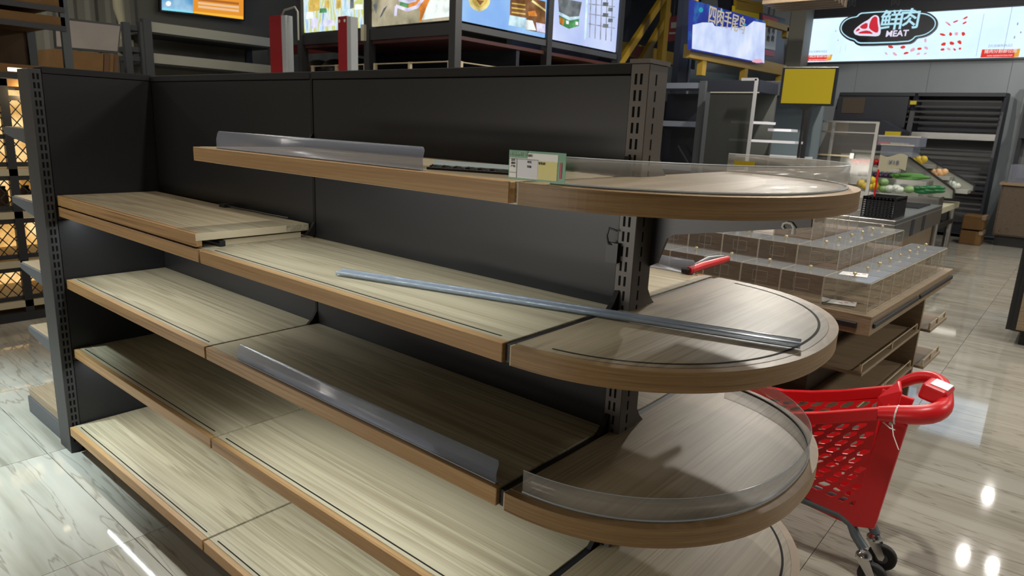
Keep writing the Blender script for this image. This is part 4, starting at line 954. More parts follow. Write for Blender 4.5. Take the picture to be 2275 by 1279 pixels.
# slender white L shaped post
M['posterwhite0'] = mat('off_white', (.36, .36, .37), .5)
lp = thing('white_post', 'slim white post with a short top arm in front of glass cabinet', 'post', (xb, YG - .15, 0))
t0, t1, t2 = oy(1649, 172, YG - .15), oy(1683, 175, YG - .15), oy(1664, 380, YG - .15)
MB().box(t1.x - .022, t1.x + .01, YG - .17, YG - .14, 0, t1.z).build('post', M['posterwhite0'], lp)
MB().box(t0.x, t1.x, YG - .17, YG - .14, t1.z - .02, t1.z + .01).build('top_arm', M['posterwhite0'], lp)
# second cabinet right of white post (header runs behind the sign)
g2 = thing('glass_display_cabinet', 'open fronted grey blue cabinet behind the yellow sign', 'cabinet', (oy(1720, 300, 8.4).x, 8.4, 0))
xa2, xb2 = oy(1690, 240, 8.4).x, oy(1800, 240, 8.4).x; z2 = oy(1720, 180, 8.4).z; zh2 = oy(1720, 212, 8.4).z
MB().box(xa2, xb2, 8.4, 9.0, zh2, z2).build('header', M['rack'], g2, .004)
M['bluegrey'] = mat('blue_grey', (.13, .165, .18), .5)
MB().box(xa2, xb2, 8.96, 9.0, .1, zh2).build('back_sheet', M['bluegrey'], g2)
MB().box(xb2 - .05, xb2, 8.4, 8.45, 0, zh2).build('side_frame', M['blackmetal'], g2)
MB().box(xa2, xb2, 8.4, 9.0, 0, .5).build('base', M['rack'], g2)
for z in (.85, 1.2): MB().box(xa2, xb2 - .05, 8.5, 8.95, z, z + .03).build('shelf', M['lbwhite2'], g2)
# steel table frame between post and glass cabinet (dark open rack)
st = thing('dark_open_rack', 'dark open rack with steel shelf edges right of the shelving post', 'rack', (oy(1510, 380, 7.6).x, 7.6, 0))
xa3, xb3 = oy(1440, 250, 7.6).x, oy(1556, 250, 7.6).x
for y in (190, 275, 372):
    z = oy(1510, y, 7.6).z; MB().box(xa3, xb3, 7.6, 8.1, z - .035, z + .035).build('shelf_edge', M['rackblue'] if 'rackblue' in M else M.setdefault('rackblue', mat('rack_bluegrey', (.20, .22, .27), .4, .4)), st)
for x in (xa3, xb3): MB().box(x - .04, x + .04, 7.58, 7.66, 0, oy(1510, 180, 7.6).z).build('post', M['rack'], st)
MB().bar((xa3 + .35, 7.9, 1.3), (xb3 - .1, 7.9, .9), .03, .02).build('brace', M['rack'], st)
MB().box(xa3, xb3, 8.1, 8.14, 0, 2.0).build('back_sheet', M['navy'], st)
# glass railing / stainless guard
YR = 9.1
gr = thing('glass_guard_rail', 'brass trimmed glass guard rail behind the top half round shelf', 'railing', (oy(1860, 380, YR).x, YR, .9))
zt = oy(1860, 270, YR).z; zm = oy(1860, 293, YR).z; zl = oy(1860, 345, YR).z
xA, xB, xM = oy(1762, 270, YR).x, oy(1955, 270, YR).x, oy(1851, 290, YR).x
MB().box(xA, xB, YR - .01, YR + .01, zt - .012, zt + .012).build('top_rail', M['steel'], gr)
MB().box(xA, xB, YR - .008, YR + .008, zm - .008, zm + .008).build('mid_rail', M['steel'], gr)
MB().box(oy(1800, 345, YR).x, oy(1892, 345, YR).x, YR - .03, YR - .015, zl - .01, zl + .01).build('low_rail', M['brass'], gr)
for x in (oy(1808, 300, YR).x, xM, oy(1950, 280, YR).x): MB().box(x - .02, x + .02, YR - .012, YR + .012, .0, zt).build('post', M['steel'], gr)
for p in ((1801, 340), (1893, 346)): MB().cbox(oy(*p, YR - .03), (.05, .03, .07)).build('clamp', M['chrome'], gr)
MB().box(xA, xB, YR - .003, YR + .003, .9, zt - .012).build('glass_pane', M['acr'], gr)
# black hooded unit behind the rail
hu = thing('black_hooded_unit', 'black hooded unit with slanted side behind the glass guard rail', 'cabinet', (oy(1900, 330, 11.4).x, 11.4, 0))
P = [oy(x, y, 11.4) for x, y in ((1815, 340), (1840, 285), (1850, 268), (1958, 266), (2005, 292), (2002, 302), (1960, 360), (1815, 372))]
MB().prism([(p.x, p.z) for p in P], 11.4, 12.0, 'y').build('hood', M['navy'], hu, .004)
MB().box(P[0].x, P[6].x, 11.42, 12.0, 0, P[7].z + .02).build('body', M['navy'], hu)
a = oy(1868, 285, 11.39); MB().box(a.x - .2, a.x + .12, 11.375, 11.4, a.z - .1, a.z + .1).build('brown_label', M['dimbrown'], hu)
a = oy(1985, 298, 11.39); MB().box(a.x - .12, a.x + .1, 11.375, 11.4, a.z - .03, a.z + .04).build('yellow_tag', M['signyellow'], hu)

# ------------------------------------------------------------------ yellow framed screen and stairs
XS = -3.5
scn = thing('blue_screen_panel', 'tilting blue and white printed glowing board in a yellow frame', 'screen', ox(1620, 140, XS))
M['scrblue'] = emis_noise('screen_blue', [(.3, (.02, .03, .22)), (.55, (.03, .05, .30)), (.72, (.04, .28, .50))], 2.0, 1.0)
M['scrwhite'] = emis_noise('screen_white', [(.3, (.48, .56, .88)), (.5, (.62, .72, .98)), (.7, (.80, .86, 1))], 2.5, 1.0)
M['scrgold'] = emis('screen_gold', (.50, .45, .33), 1)
def xpoly(pts, X, m, name, root, d0=0, d1=.01):
    V = [ox(x, y, X) for x, y in pts]; return MB().prism([(v.y, v.z) for v in V], X + d0, X + d1, 'x').build(name, m, root)
xpoly([(1540, 0), (1700, 47), (1697, 141), (1537, 109)], XS, M['scrblue'], 'screen_face', scn, -.06, 0)
xpoly([(1539, 55), (1560, 50), (1582, 50), (1587, 58), (1610, 60), (1640, 62), (1660, 58), (1674, 47), (1700, 52), (1697, 140), (1537, 108)], XS, M['scrwhite'], 'white_figure_print', scn, 0, .006)
a = ox(1615, 48, XS); text('screen_text', '四肉手尾鸟', M['scrgold'], scn, (XS + .012, a.y, a.z), (0, 1, 0), (0, 0, 1), .25, .004)
M['teal'] = emis('screen_teal', (.03, .32, .45), 1)
for (x, y, r) in ((1557, 22, 6), (1603, 25, 4), (1655, 55, 3)): xpoly([(x + r * math.cos(k * .785) * .8, y + r * math.sin(k * .785)) for k in range(8)], XS, M['teal'], 'teal_spot', scn, 0, .004)
xpoly([(1669, 137), (1675, 131), (1690, 131), (1695, 139), (1680, 140)], XS, M['lbpink'], 'pink_print', scn, .006, .010)
yf = thing('board_stand', 'yellow steel stand with rails and short legs carrying the blue board', 'stand', ox(1620, 200, XS - .2))
yf.location.z = 0
xa = XS - .15
def xbar(a, b, X, w, h, m, name, root): return MB().bar(ox(*a, X), ox(*b, X), w, h).build(name, m, root)
xbar((1526, 113), (1740, 157), XS - .14, .10, .17, M['yellow'], 'lower_rail', yf)
xbar((1700, 50), (1748, 64), XS - .1, .08, .09, M['yellow'], 'upper_rail', yf); xbar((1747, 62), (1743, 84), XS - .1, .08, .09, M['yellow'], 'rail_drop', yf)
for p in ((1562, 118), (1655, 140), (1733, 158)): 
    a = ox(*p, XS - .14); MB().box(a.x - .04, a.x + .04, a.y - .06, a.y + .06, ox(p[0], p[1] + 48, XS - .06).z, a.z).build('leg', M['yellow'], yf)
a = ox(1534, 118, XS - .14); MB().box(a.x - .03, a.x + .03, a.y - .05, a.y + .02, a.z - .05, 3.9).build('corner_post', M['yellow'], yf)
bl = thing('yellow_slatted_box', 'yellow slatted housing above the blue board', 'housing', ox(1660, 30, XS - .9))
for k in range(4): xbar((1633, 2 + k * 6 - 4), (1692, 14 + k * 6 - 4), XS - .9, .05, .05, M['yellow'], 'slat', bl)
xpoly([(1633, 12), (1692, 27), (1689, 43), (1632, 28)], XS - .9, M['signyellow'], 'yellow_panel', bl, -.05, 0)
xpoly([(1631, -6), (1694, 8), (1690, 44), (1632, 29)], XS - 1.0, M['navy'], 'box_body', bl, -.3, 0)
bn = thing('black_poster', 'black and red poster with small white panel right of the blue board', 'poster', ox(1720, 130, XS - .3))
xpoly([(1692, 28), (1745, 42), (1740, 150), (1690, 138)], XS - .35, M['navy'], 'backing', bn, -.04, 0)
p = ox(1718, 40, XS - .37); MB().cyl((XS - .37, p.y, p.z - .1), (XS - .37, p.y, ZC), .012, 6).build('hanger', M['blackmetal'], bn)
M['posterred'] = mat('poster_red', (.30, .02, .04), .5); M['posterwhite'] = mat('poster_white', (.48, .5, .52), .5)
xpoly([(1694, 33), (1726, 42), (1726, 54), (1694, 45)], XS - .35, M['posterred'], 'red_bar', bn, 0, .01)
xpoly([(1697, 110), (1720, 114), (1718, 126), (1697, 122)], XS - .35, M['posterred'], 'red_bar', bn, 0, .01)
xpoly([(1700, 60), (1725, 66), (1721, 112), (1697, 107)], XS - .35, M['posterwhite'], 'white_panel', bn, 0, .01)
for x in (1706, 1716):
    a = ox(x, 78, XS - .35); text('poster_text', '鲜\n肉', M['ink'], bn, (XS - .335, a.y, a.z), (0, 1, 0), (0, 0, 1), .12, .003)
# dark tall column and yellow stair frame
dc = thing('dark_column', 'tall black steel column left of the blue board', 'column', ox(1515, 100, -4.2)); dc.location.z = 0
a0, a1 = ox(1512, 100, -4.2), ox(1536, 100, -4.2); MB().box(-4.3, -4.2, a0.y, a1.y, 0, ZC).build('shaft', M['navy'], dc)
MB().box(-4.2, -4.19, a1.y - .02, a1.y + .03, 0, ZC).build('edge_trim', M['rackblue'], dc)
sf = thing('yellow_stair_frame', 'yellow steel stair frame with two slanted rails behind the shelving', 'frame', ox(1440, 140, -4.9)); sf.location.z = 0
XF = -4.9
for a, b in (((1470, 0), (1380, 136)), ((1472, 52), (1424, 136))):
    pa, pb = ox(*a, XF), ox(*b, XF); dd = (pb - pa)
    MB().bar(pa - dd * .3, pb + dd * .06, .07, .10).build('slanted_rail', M['yellow'], sf)
pa, pb = ox(1480, 0, XF), ox(1468, 140, XF); MB().box(XF - .05, XF + .05, pb.y - .07, pb.y + .07, 0, 4.0).build('post', M['yellow'], sf)
pa, pb = ox(1386, 108, XF - .3), ox(1508, 112, XF - .3); MB().box(XF - .35, XF - .25, pa.y, pb.y, pa.z - .1, pa.z + .1).build('cross_beam', M['yellow'], sf)
M['reddull'] = mat('red_dull', (.24, .045, .02), .5)
MB().box(XF - .24, XF - .23, ox(1402, 110, XF - .24).y, ox(1440, 110, XF - .24).y, pa.z - .09, pa.z + .07).build('red_notice', M['reddull'], sf)
rb = thing('red_banner', 'dark red hanging banner with pale mark beside the black column', 'banner', ox(1497, 60, -5.3))
xpoly([(1488, 38), (1510, 34), (1508, 88), (1486, 92)], -5.3, mat('banner_red', (.10, .008, .014), .6), 'cloth', rb, -.02, 0)
M['dullwhite'] = mat('dull_white', (.20, .19, .17), .6)
p = ox(1498, 36, -5.3); MB().cyl((-5.31, p.y, p.z), (-5.31, p.y, ZC), .008, 6).build('cord', M['blackmetal'], rb)
xpoly([(1491, 50), (1502, 49), (1501, 62), (1490, 63)], -5.3, M['dullwhite'], 'pale_mark', rb, 0, .01); xpoly([(1486, 72), (1507, 71), (1507, 75), (1486, 76)], -5.3, M['dullwhite'], 'pale_bar', rb, 0, .01)
# dark backdrop partition behind the stairs
pt = thing('dark_partition', 'dark partition wall behind the yellow stairs', 'partition', (-6.0, 9.5, 0))
MB().box(-6.1, -6.0, 7.0, 12.9, 0, ZC - .02).build('panel', M['navy'], pt)
pt2 = thing('green_grey_cabinet', 'dull green grey cabinet top behind the shelving post', 'cabinet', ox(1500, 160, -4.0)); pt2.location.z = 0
xpoly([(1500, 147), (1560, 158), (1640, 168), (1640, 225), (1500, 225)], -4.6, M['bluegrey'], 'body', pt2, -.3, 0)
# wood slat canopy at the top right
ws = thing('wood_slat_canopy', 'wooden slat canopy edge hanging at the very top right', 'canopy', oy(1750, 0, 8.8))
p = oy(1693, 9, 8.8); p2 = oy(1845, 4, 8.8)
for k in range(5): MB().box(p.x, p2.x, 8.8 + k * .16, 8.88 + k * .16, p.z, p.z + .10).build('slat', M['tablewood'], ws)
MB().box(p.x, p2.x, 8.8, 9.6, p.z + .10, p.z + .14).build('carrier', M['blackmetal'], ws)
ox_ = oy(1842, 2, 8.8).x
MB().box(ox_, ox_ + .9, 8.8, 8.84, p.z + .02, p.z + .06).build('purple_trim', mat('purple_trim', (.22, .20, .42), .5), ws)

# ------------------------------------------------------------------ light box kiosk (behind the panels)
KX, KY = -4.9, 4.74
kz = oz(1012, 43, 2.58); KX, KY = kz.x, kz.y; KZ = 2.58
kk = thing('light_box_kiosk', 'black corner kiosk framed with glowing picture panels round its top', 'kiosk', (KX, KY, 0))
xL = oy(672, 70, KY).x; yR = ox(1372, 100, KX).y; ZTOP = 4.0
xm = oy(821, 50, KY).x; ym = ox(1216, 70, KX).y
M['kframe'] = mat('kiosk_frame', (.030, .030, .032), .45)
for (x, y) in ((KX, KY), (xL, KY), (xm, KY), (KX, ym), (KX, yR)):
    MB().box(x - .05, x + .05, y - .05, y + .05, 0, ZTOP).build('post', M['kframe'], kk)
MB().box(xL, KX, KY - .03, KY + .03, KZ - .16, KZ - .03).build('rail', M['kframe'], kk); MB().box(KX - .03, KX + .03, KY, yR, KZ - .10, KZ - .03).build('rail', M['rack'], kk)
MB().box(xL, KX, KY, yR, KZ - .20, KZ - .16).build('soffit', mat('soffit', (.07, .018, .016), .6), kk)
MB().box(xL, KX - .03, KY + 1.1, KY + 1.16, 0, KZ - .2).build('back_panel', M['navy'], kk)
MB().box(KX - 1.16, KX - 1.1, KY + 1.1, yR, 0, KZ - .2).build('back_panel', M['navy'], kk)
shz = oy(900, 160, KY).z - .06
MB().box(xL, KX, KY - .02, KY + 1.1, shz - .05, shz).build('shelf', M['kframe'], kk)
MB().box(KX - 1.1, KX + .02, KY + 1.1, yR, shz - .05, shz).build('shelf', M['kframe'], kk)
# picture panels
def panelL(x0, x1, m, nm='picture_panel'): return MB().box(x0, x1, KY - .012, KY + .01, KZ, ZTOP).build(nm, m, kk)
def panelR(y0, y1, m, nm='picture_panel'): return MB().box(KX - .01, KX + .012, y0, y1, KZ, ZTOP).build(nm, m, kk)
M['pic1'] = emis_noise('pic_drinks', [(.30, (.25, .36, .62)), (.40, (.50, .72, .92)), (.47, (.78, .90, .95)), (.56, (.62, .64, .10)), (.66, (.70, .86, .90)), (.76, (.45, .66, .95))], 3.2, 1.0, (2.6, 1, .7))
M['pic2'] = emis_noise('pic_fish', [(.3, (.12, .11, .06)), (.45, (.36, .33, .22)), (.58, (.50, .44, .30)), (.75, (.66, .60, .45))], 2.5, 1.0, (1.4, 1, 1.2))
M['pic3'] = emis_noise('pic_sky', [(.3, (.22, .42, .88)), (.6, (.40, .66, .98)), (.8, (.62, .86, 1))], .8, 1.0)
M['pic4'] = emis_noise('pic_pale', [(.3, (.48, .58, .92)), (.6, (.66, .74, 1.0)), (.8, (.75, .92, .98))], 1.1, 1.0)
for s in ('pw', (.92, 1.0, .96)), ('porange', (.75, .26, .05)), ('pgold', (.72, .50, .12)), ('pgrey', (.16, .18, .19)), ('ppale', (.62, .86, .95)), ('pbrown', (.22, .10, .04)), ('plilac', (.72, .70, .95)), ('pgrid', (.32, .34, .42)), ('pgreen2', (.08, .28, .10)), ('pcheese', (.85, .72, .30)): M[s[0]] = emis_noise('print_' + s[0], [(.32, tuple(c * .62 for c in s[1])), (.5, s[1]), (.68, tuple(min(1, c * 1.25 + .04) for c in s[1]))], 7, 1.0)
panelL(xL + .06, xm - .06, M['pic1']); panelL(xm + .06, KX - .06, M['pic2']); panelR(KY + .06, ym - .06, M['pic3']); panelR(ym + .06, yR - .06, M['pic4'])
def kl(pts, m, name='picture_shape', d=.020):
    V = [oy(x, y, KY) for x, y in pts]; MB().prism([(v.x, v.z) for v in V], KY - d, KY - .012, 'y').build(name, m, kk)
def kr(pts, m, name='picture_shape', d=.020):
    V = [ox(x, y, KX) for x, y in pts]; MB().prism([(v.y, v.z) for v in V], KX + .012, KX + d, 'x').build(name, m, kk)
kl([(945, 44), (940, 44), (950, 18), (958, 0), (1001, 0), (1001, 37)], M['pw']); kl([(934, 50), (936, 30), (930, 8), (945, 0), (958, 0), (948, 20), (943, 42)], M['porange'], d=.018)
kl([(912, 4), (925, 6), (930, 0), (945, -6), (940, 10), (925, 20), (910, 16)], M['porange'], d=.022); kl([(893, 3), (912, 4), (910, 18), (890, 12)], M['pgreen2'], d=.018)
for a, b in (((884, 14), (908, 23)), ((908, 23), (930, 16)), ((930, 16), (944, -2)), ((884, 14), (882, 36)), ((890, 0), (910, 5)), ((910, 5), (928, 0))):
    pa, pb = oy(*a, KY), oy(*b, KY); MB().bar((pa.x, KY - .026, pa.z), (pb.x, KY - .026, pb.z), .012, .035).build('picture_line', M['plilac'], kk)
kl([(846, 40), (855, 20), (862, 14), (850, 36)], M['pgrey']); kl([(832, 12), (840, 4), (838, 30)], M['pgrey'])
for x, y, w_, h_, m in ((700, 12, 12, 14, 'pgold'), (728, 10, 5, 9, 'pgold'), (754, 8, 5, 12, 'pgold'), (720, 24, 8, 5, 'pgreen2'), (784, 8, 4, 12, 'pgrey'), (799, 16, 9, 6, 'pw'), (700, 52, 8, 12, 'plilac'), (732, 52, 14, 7, 'plilac'), (770, 35, 8, 14, 'ppale'), (690, 35, 8, 8, 'pw')):
    kl([(x - w_, y + h_), (x - w_ * .8, y - h_), (x + w_ * .9, y - h_), (x + w_, y + h_ * .8)], M[m], d=.018)
# right panels
pz = [(1063 + 24 * math.cos(k * .42), -2 + 27 * math.sin(k * .42)) for k in range(15)]
kr(pz, M['pcheese']); kr([(1063 + (x - 1063) * .72, -4 + (y + 4) * .72) for x, y in pz], M['pgold'], d=.024); kr([(1055, 0), (1063, 12), (1072, 2)], M['pbrown'], d=.028)
kr([(1132, 0), (1170, -6), (1209, 4), (1209, 74), (1190, 71), (1166, 66), (1168, 40), (1131, 34)], M['pbrown']); kr([(1131, 34), (1164, 40), (1163, 62), (1128, 56)], M['ppale'], d=.022); kr([(1166, 44), (1180, 46), (1188, 68), (1166, 66)], M['pw'], d=.024); kr([(1188, 50), (1208, 54), (1208, 73), (1190, 70)], M['plilac'], d=.024)
for k in range(3): kr([(1134, 6 + k * 10), (1164, 10 + k * 10), (1164, 13 + k * 10), (1134, 9 + k * 10)], M['pgold'], d=.024)
kr([(1180, 0), (1209, 22), (1209, 26), (1178, 4)], M['pcheese'], d=.024); kr([(1170, 26), (1185, 24), (1190, 36), (1172, 36)], M['porange'], d=.026)
kr([(1238, -5), (1290, 5), (1284, 36), (1262, 40), (1240, 26)], M['pgrey']); kr([(1238, 26), (1262, 38), (1286, 36), (1285, 41), (1262, 44), (1240, 31)], M['ppale'], d=.024); kr([(1240, 34), (1262, 46), (1284, 42), (1283, 58), (1262, 64), (1242, 54)], M['pgreen2']); kr([(1241, 38), (1250, 44), (1248, 56), (1241, 50)], M['porange'], d=.026)
for k in range(2): kr([(1255 + k * 21, 46 + k * 2), (1260 + k * 21, 47 + k * 2), (1260 + k * 21, 54 + k * 2), (1255 + k * 21, 53 + k * 2)], M['pw'], d=.026)
kr([(1300, 0), (1303, 0), (1299, 88), (1296, 88)], M['ppale'], d=.022)
for k in range(5): 
    x = 1310 + k * 12; kr([(x, -4), (x + 1.5, -4), (x - 1.5, 84 + k * 2), (x - 3, 84 + k * 2)], M['pgrid'], d=.018)
for k in range(3): kr([(1306, 8 + k * 22), (1364, 14 + k * 24), (1364, 16 + k * 24), (1306, 10 + k * 22)], M['pgrid'], d=.018)
for k in range(5): kr([(1338 + (k % 2) * 12, 5 + k * 12), (1349 + (k % 2) * 10, 6 + k * 12), (1348 + (k % 2) * 10, 14 + k * 12), (1337 + (k % 2) * 12, 13 + k * 12)], M['pgrey'], d=.022)
# brass gallery rails
for (x0, x1, post) in ((690, 815, (695, 748, 812)), (832, 1003, (834, 911, 999))):
    za = oy(900, 140, KY).z
    a, b = oy(x0, 140, KY).x, oy(x1, 140, KY).x
    MB().cyl((a, KY, za), (b, KY, za), .008, 6).build('gallery_rail', M['brassp'], kk)
    for px in post: x = oy(px, 140, KY).x; MB().box(x - .018, x + .018, KY - .018, KY + .018, shz, za + .01).build('rail_post', M['brassp'], kk)
MB().cyl((KX, KY + .1, za), (KX, yR, za), .008, 6).build('gallery_rail', M['brassp'], kk); MB().box(KX - .018, KX + .018, KY + .08, KY + .12, shz, za + .01).build('rail_post', M['brassp'], kk)
MB().box(xm - .06, xm, KY - .09, KY - .05, KZ - .17, KZ + .02).build('socket_box', M['cream2'], kk)
# yellow wrapped goods on the kiosk shelf
for k, (px, py, w_, h_) in enumerate(((1232, 140, 12, 10), (1258, 131, 8, 18), (1300, 130, 9, 22), (1345, 131, 13, 22), (1278, 140, 14, 8))):
    a = ox(px, py, KX - .4); t = thing('yellow_packet', f'yellow packaged goods on the kiosk shelf, {NTH[k]} from the left', 'packet', (a.x, a.y, shz), 'yellow packets on the kiosk shelf')
    s = a.y * .0016 * w_ * .6
    MB().cbox((a.x, a.y, shz + .10 + h_ * .002), (.2, s * 2 + .06, .2 + h_ * .004)).build('pack', M['yellow'] if k != 4 else M['steel'], t, .02, 2)
# dark bags on the left kiosk shelf, red signboard
for k, px in enumerate((708, 745, 795)):
    a = oy(px, 130, KY + .4); t = thing('dark_sack', f'dark rounded sack on the kiosk shelf, {NTH[k]} from left', 'sack', (a.x, KY + .4, shz))
    MB().ell((a.x, KY + .4, shz + .13), (.24, .2, .17), 14, 8).build('body', M['blackmetal'], t)
    MB().cbox((a.x - .05, KY + .22, shz + .08), (.09, .02, .05)).build('pale_tag', M['posterwhite'], t)
rs = thing('red_signboard', 'dull red signboard with pale lettering below the kiosk panels', 'sign', oy(720, 110, KY + .7))
a, b = oy(625, 122, KY + .7), oy(815, 78, KY + .7)
MB().box(a.x, b.x, KY + .7, KY + .74, a.z, b.z - .06).build('board', mat('sign_dull_red', (.13, .012, .014), .5), rs)
c = oy(745, 98, KY + .7); text('sign_letters', 'TA生鲜', M['dullwhite'], rs, (c.x, KY + .69, c.z), (1, 0, 0), (0, 0, 1), .22, .004)
# red and white gate posts
M['pillred'] = mat('pillar_red', (.33, .012, .018), .4)
for k, (xs, lab, Yp) in enumerate((((597, 624, 634, 36), 'left red and white gate post above the shelving panel', 4.0), ((750, 770, 779, 37), 'right red and white gate post in front of the kiosk', 4.05))):
    a, b, c = oy(xs[0], xs[3], Yp), oy(xs[1], xs[3], Yp), oy(xs[2], xs[3], Yp)
    t = thing('gate_post', lab, 'post', ((a.x + b.x) / 2, Yp, 0))
    MB().box(a.x, b.x, Yp, Yp + .10, 0, a.z).build('red_face', M['pillred'], t, .004)
    MB().box(b.x, c.x, Yp + .0, Yp + .10, 0, a.z - .01).build('white_side', M['posterwhite'], t, .004)
    if k == 0:
        e = oy(662, 40, Yp + .05)
        MB().tube([(b.x - .05, Yp + .05, a.z), (b.x, Yp + .05, a.z + .06), (e.x - .06, Yp + .05, a.z + .08), (e.x, Yp + .05, a.z + .02), (e.x, Yp + .05, a.z - .3)], .012, 6).build('arch_tube', M['galv'], t)
    else:
        for s in (.2, .8): MB().cyl((a.x + (b.x - a.x) * s, Yp - .004, a.z - .05), (a.x + (b.x - a.x) * s, Yp + .01, a.z - .05), .018, 8).build('bolt', M['white'], t)

# ------------------------------------------------------------------ left wall group
XL = -9.55
tv = thing('wall_screen', 'glowing blue and orange wall screen high on the left wall', 'screen', ox(450, 40, XL))
xpoly([(355, -60), (545, -60), (545, 46), (357, 25)], XL, M['blackmetal'], 'frame', tv, -.08, -.01)
M['tvblue'] = emis_noise('tv_blue', [(.3, (.03, .14, .36)), (.5, (.12, .35, .62)), (.7, (.55, .78, .92))], 1.6, 1.0); M['tvorange'] = emis('tv_orange', (.80, .30, .035), 1); M['tvcream'] = emis('tv_cream', (.86, .55, .30), 1); M['tvyel'] = emis('tv_yellow', (.95, .50, .05), 1); M['tvdark'] = emis('tv_dark', (.42, .14, .03), 1); M['tvcyan'] = emis('tv_cyan', (.25, .75, .9), 1)
xpoly([(360, -58), (429, -58), (429, 29), (360, 22)], XL, M['tvblue'], 'blue_picture', tv, -.01, 0); xpoly([(429, -58), (541, -58), (541, 43), (429, 29)], XL, M['tvorange'], 'orange_picture', tv, -.01, 0)
for k in range(3): xpoly([(440, 0 + k * 8 - 4), (530, 10 + k * 8 - 4), (530, 15 + k * 8 - 4), (440, 5 + k * 8 - 4)], XL, M['tvcream'] if k else M['tvdark'], 'caption_bar', tv, 0, .01)
xpoly([(431, 25), (540, 36), (540, 43), (430, 29)], XL, M['tvyel'], 'yellow_band', tv, 0, .006); xpoly([(361, 17), (428, 25), (428, 29), (361, 22)], XL, M['tvcyan'], 'cyan_band', tv, 0, .006)
xpoly([(374 + 6 * math.cos(k * .785), 8 + 6 * math.sin(k * .785)) for k in range(8)], XL, M['pw'], 'white_spot', tv, 0, .006)
XR = -8.7
sr = thing('steel_wall_rack', 'galvanised beam steel rack below the wall screen', 'rack', ox(450, 160, XR)); sr.location.z = 0
def zrow(y): return ox(450, y, XR).z
ya, yb = ox(325, 60, XR).y, ox(612, 90, XR).y
for px in (327, 605): 
    y = ox(px, 100, XR).y; MB().box(XR - .05, XR + .05, y - .05, y + .05, 0, ox(327, 52, XR).z + .05).build('post', M['rack'], sr)
    MB().box(XR - .75, XR - .65, y - .05, y + .05, 0, ox(327, 52, XR).z + .05).build('post', M['rack'], sr)
for y in (75, 140): z = zrow(y); MB().box(XR - .03, XR + .03, ya, yb, z - .06, z + .06).build('beam', M['galv'], sr); MB().box(XR - .7, XR, ya, yb, z - .08, z - .06).build('deck', M['rack'], sr)
MB().box(XR - .72, XR - .69, ya, yb, .3, zrow(75)).build('back_sheet', M['wallleft'], sr)
cr_ = thing('cream_backed_rack', 'narrow grey rack with pale card sheet left of the galvanised rack', 'rack', ox(300, 160, XR)); cr_.location.z = 0
for px in (282, 318): y = ox(px, 100, XR).y; MB().box(XR - .04, XR + .04, y - .04, y + .04, 0, ox(px, 50, XR).z).build('post', M['rack'], cr_)
y0, y1 = ox(282, 100, XR).y, ox(318, 100, XR).y
for y in (62, 110, 130): z = ox(300, y, XR).z; MB().box(XR - .3, XR, y0, y1, z - .03, z + .03).build('shelf', M['rack'], cr_)
MB().box(XR - .3, XR - .28, y0, y1, ox(300, 128, XR).z, ox(300, 85, XR).z).build('pale_sheet', M['cream2'], cr_)
# whiteboard like panel and cartons
wbd = thing('framed_grey_board', 'grey board in a dark frame leaning above the cartons at far left', 'board', ox(200, 110, -8.2))
xpoly([(118, 36), (270, 54), (263, 119), (124, 107)], -8.2, M['blackmetal'], 'frame', wbd, -.05, 0); xpoly([(122, 42), (266, 58), (260, 114), (126, 103)], -8.2, mat('board_grey', (.24, .21, .19), .5, 0, .4, .08, 3), 'board', wbd, 0, .01)
ctn = thing('carton_row', 'long brown carton standing under the grey board', 'box', ox(190, 155, -8.15))
xpoly([(118, 108), (230, 119), (228, 200), (118, 200)], -8.2, M['carton'], 'carton', ctn, -.5, 0)
ctn2 = thing('carton_row', 'darker brown carton right of the long carton', 'box', ox(245, 155, -8.15))
xpoly([(232, 119), (264, 122), (262, 200), (230, 200)], -8.2, mat('carton_dark', (.10, .05, .02), .8), 'carton', ctn2, -.5, 0); xpoly([(245, 121), (252, 122), (250, 160), (244, 160)], -8.2, M['carton'], 'tape', ctn2, 0, .01)
hr = thing('horizontal_deck', 'shelf deck carrying the cartons and grey board at far left', 'shelf', (-8.5, ox(190, 170, -8.2).y, 0))
p = ox(190, 200, -8.2); MB().box(-8.9, -8.1, ox(100, 180, -8.2).y, ox(275, 180, -8.2).y, p.z - .08, p.z - .03).build('deck', M['rack'], hr)
for px in (105, 270): y = ox(px, 180, -8.2).y; MB().box(-8.9, -8.85, y, y + .05, 0, p.z).build('leg', M['rack'], hr); MB().box(-8.15, -8.1, y, y + .05, 0, p.z).build('leg', M['rack'], hr)
pp_ = thing('cream_pipe', 'cream wrapped pipe running down the left wall', 'pipe', ox(270, 40, XL + .2))
MB().tube([ox(258, -40, XL + .2), ox(265, 20, XL + .2), ox(272, 50, XL + .2), ox(274, 90, XL + .2), ox(275, 135, XL + .2)], [.07, .07, .05, .07, .06], 10).build('wrap', M['cream2'], pp_)
# near-left tall brown shelf unit
XB = -5.6
bs = thing('brown_steel_shelf', 'tall grey steel shelf with brown boards at upper left corner', 'shelf', ox(80, 160, XB)); bs.location.z = 0
yb0, yb1 = ox(-60, 60, XB).y, ox(146, 60, XB).y
MB().box(XB - .04, XB + .0, yb1 - .03, yb1 + .03, 0, 2.9).build('post', M['rackpost'] if 'rackpost' in M else M.setdefault('rackpost', mat('rack_post', (.055, .065, .07), .5)), bs)
MB().box(XB - .9, XB - .84, yb1 - .03, yb1 + .03, 0, 2.9).build('post', M['rackpost'], bs)
for (y, nm) in ((44, 1), (2, 2), (158, 3)):
    z = ox(100, y, XB).z
    MB().box(XB - .9, XB, yb0 - .6, yb1, z - .03, z + .035).build('board', M['carton'], bs)
    MB().box(XB - .02, XB + .01, yb0 - .6, yb1, z - .07, z - .03).build('beam', M['blackmetal'], bs)
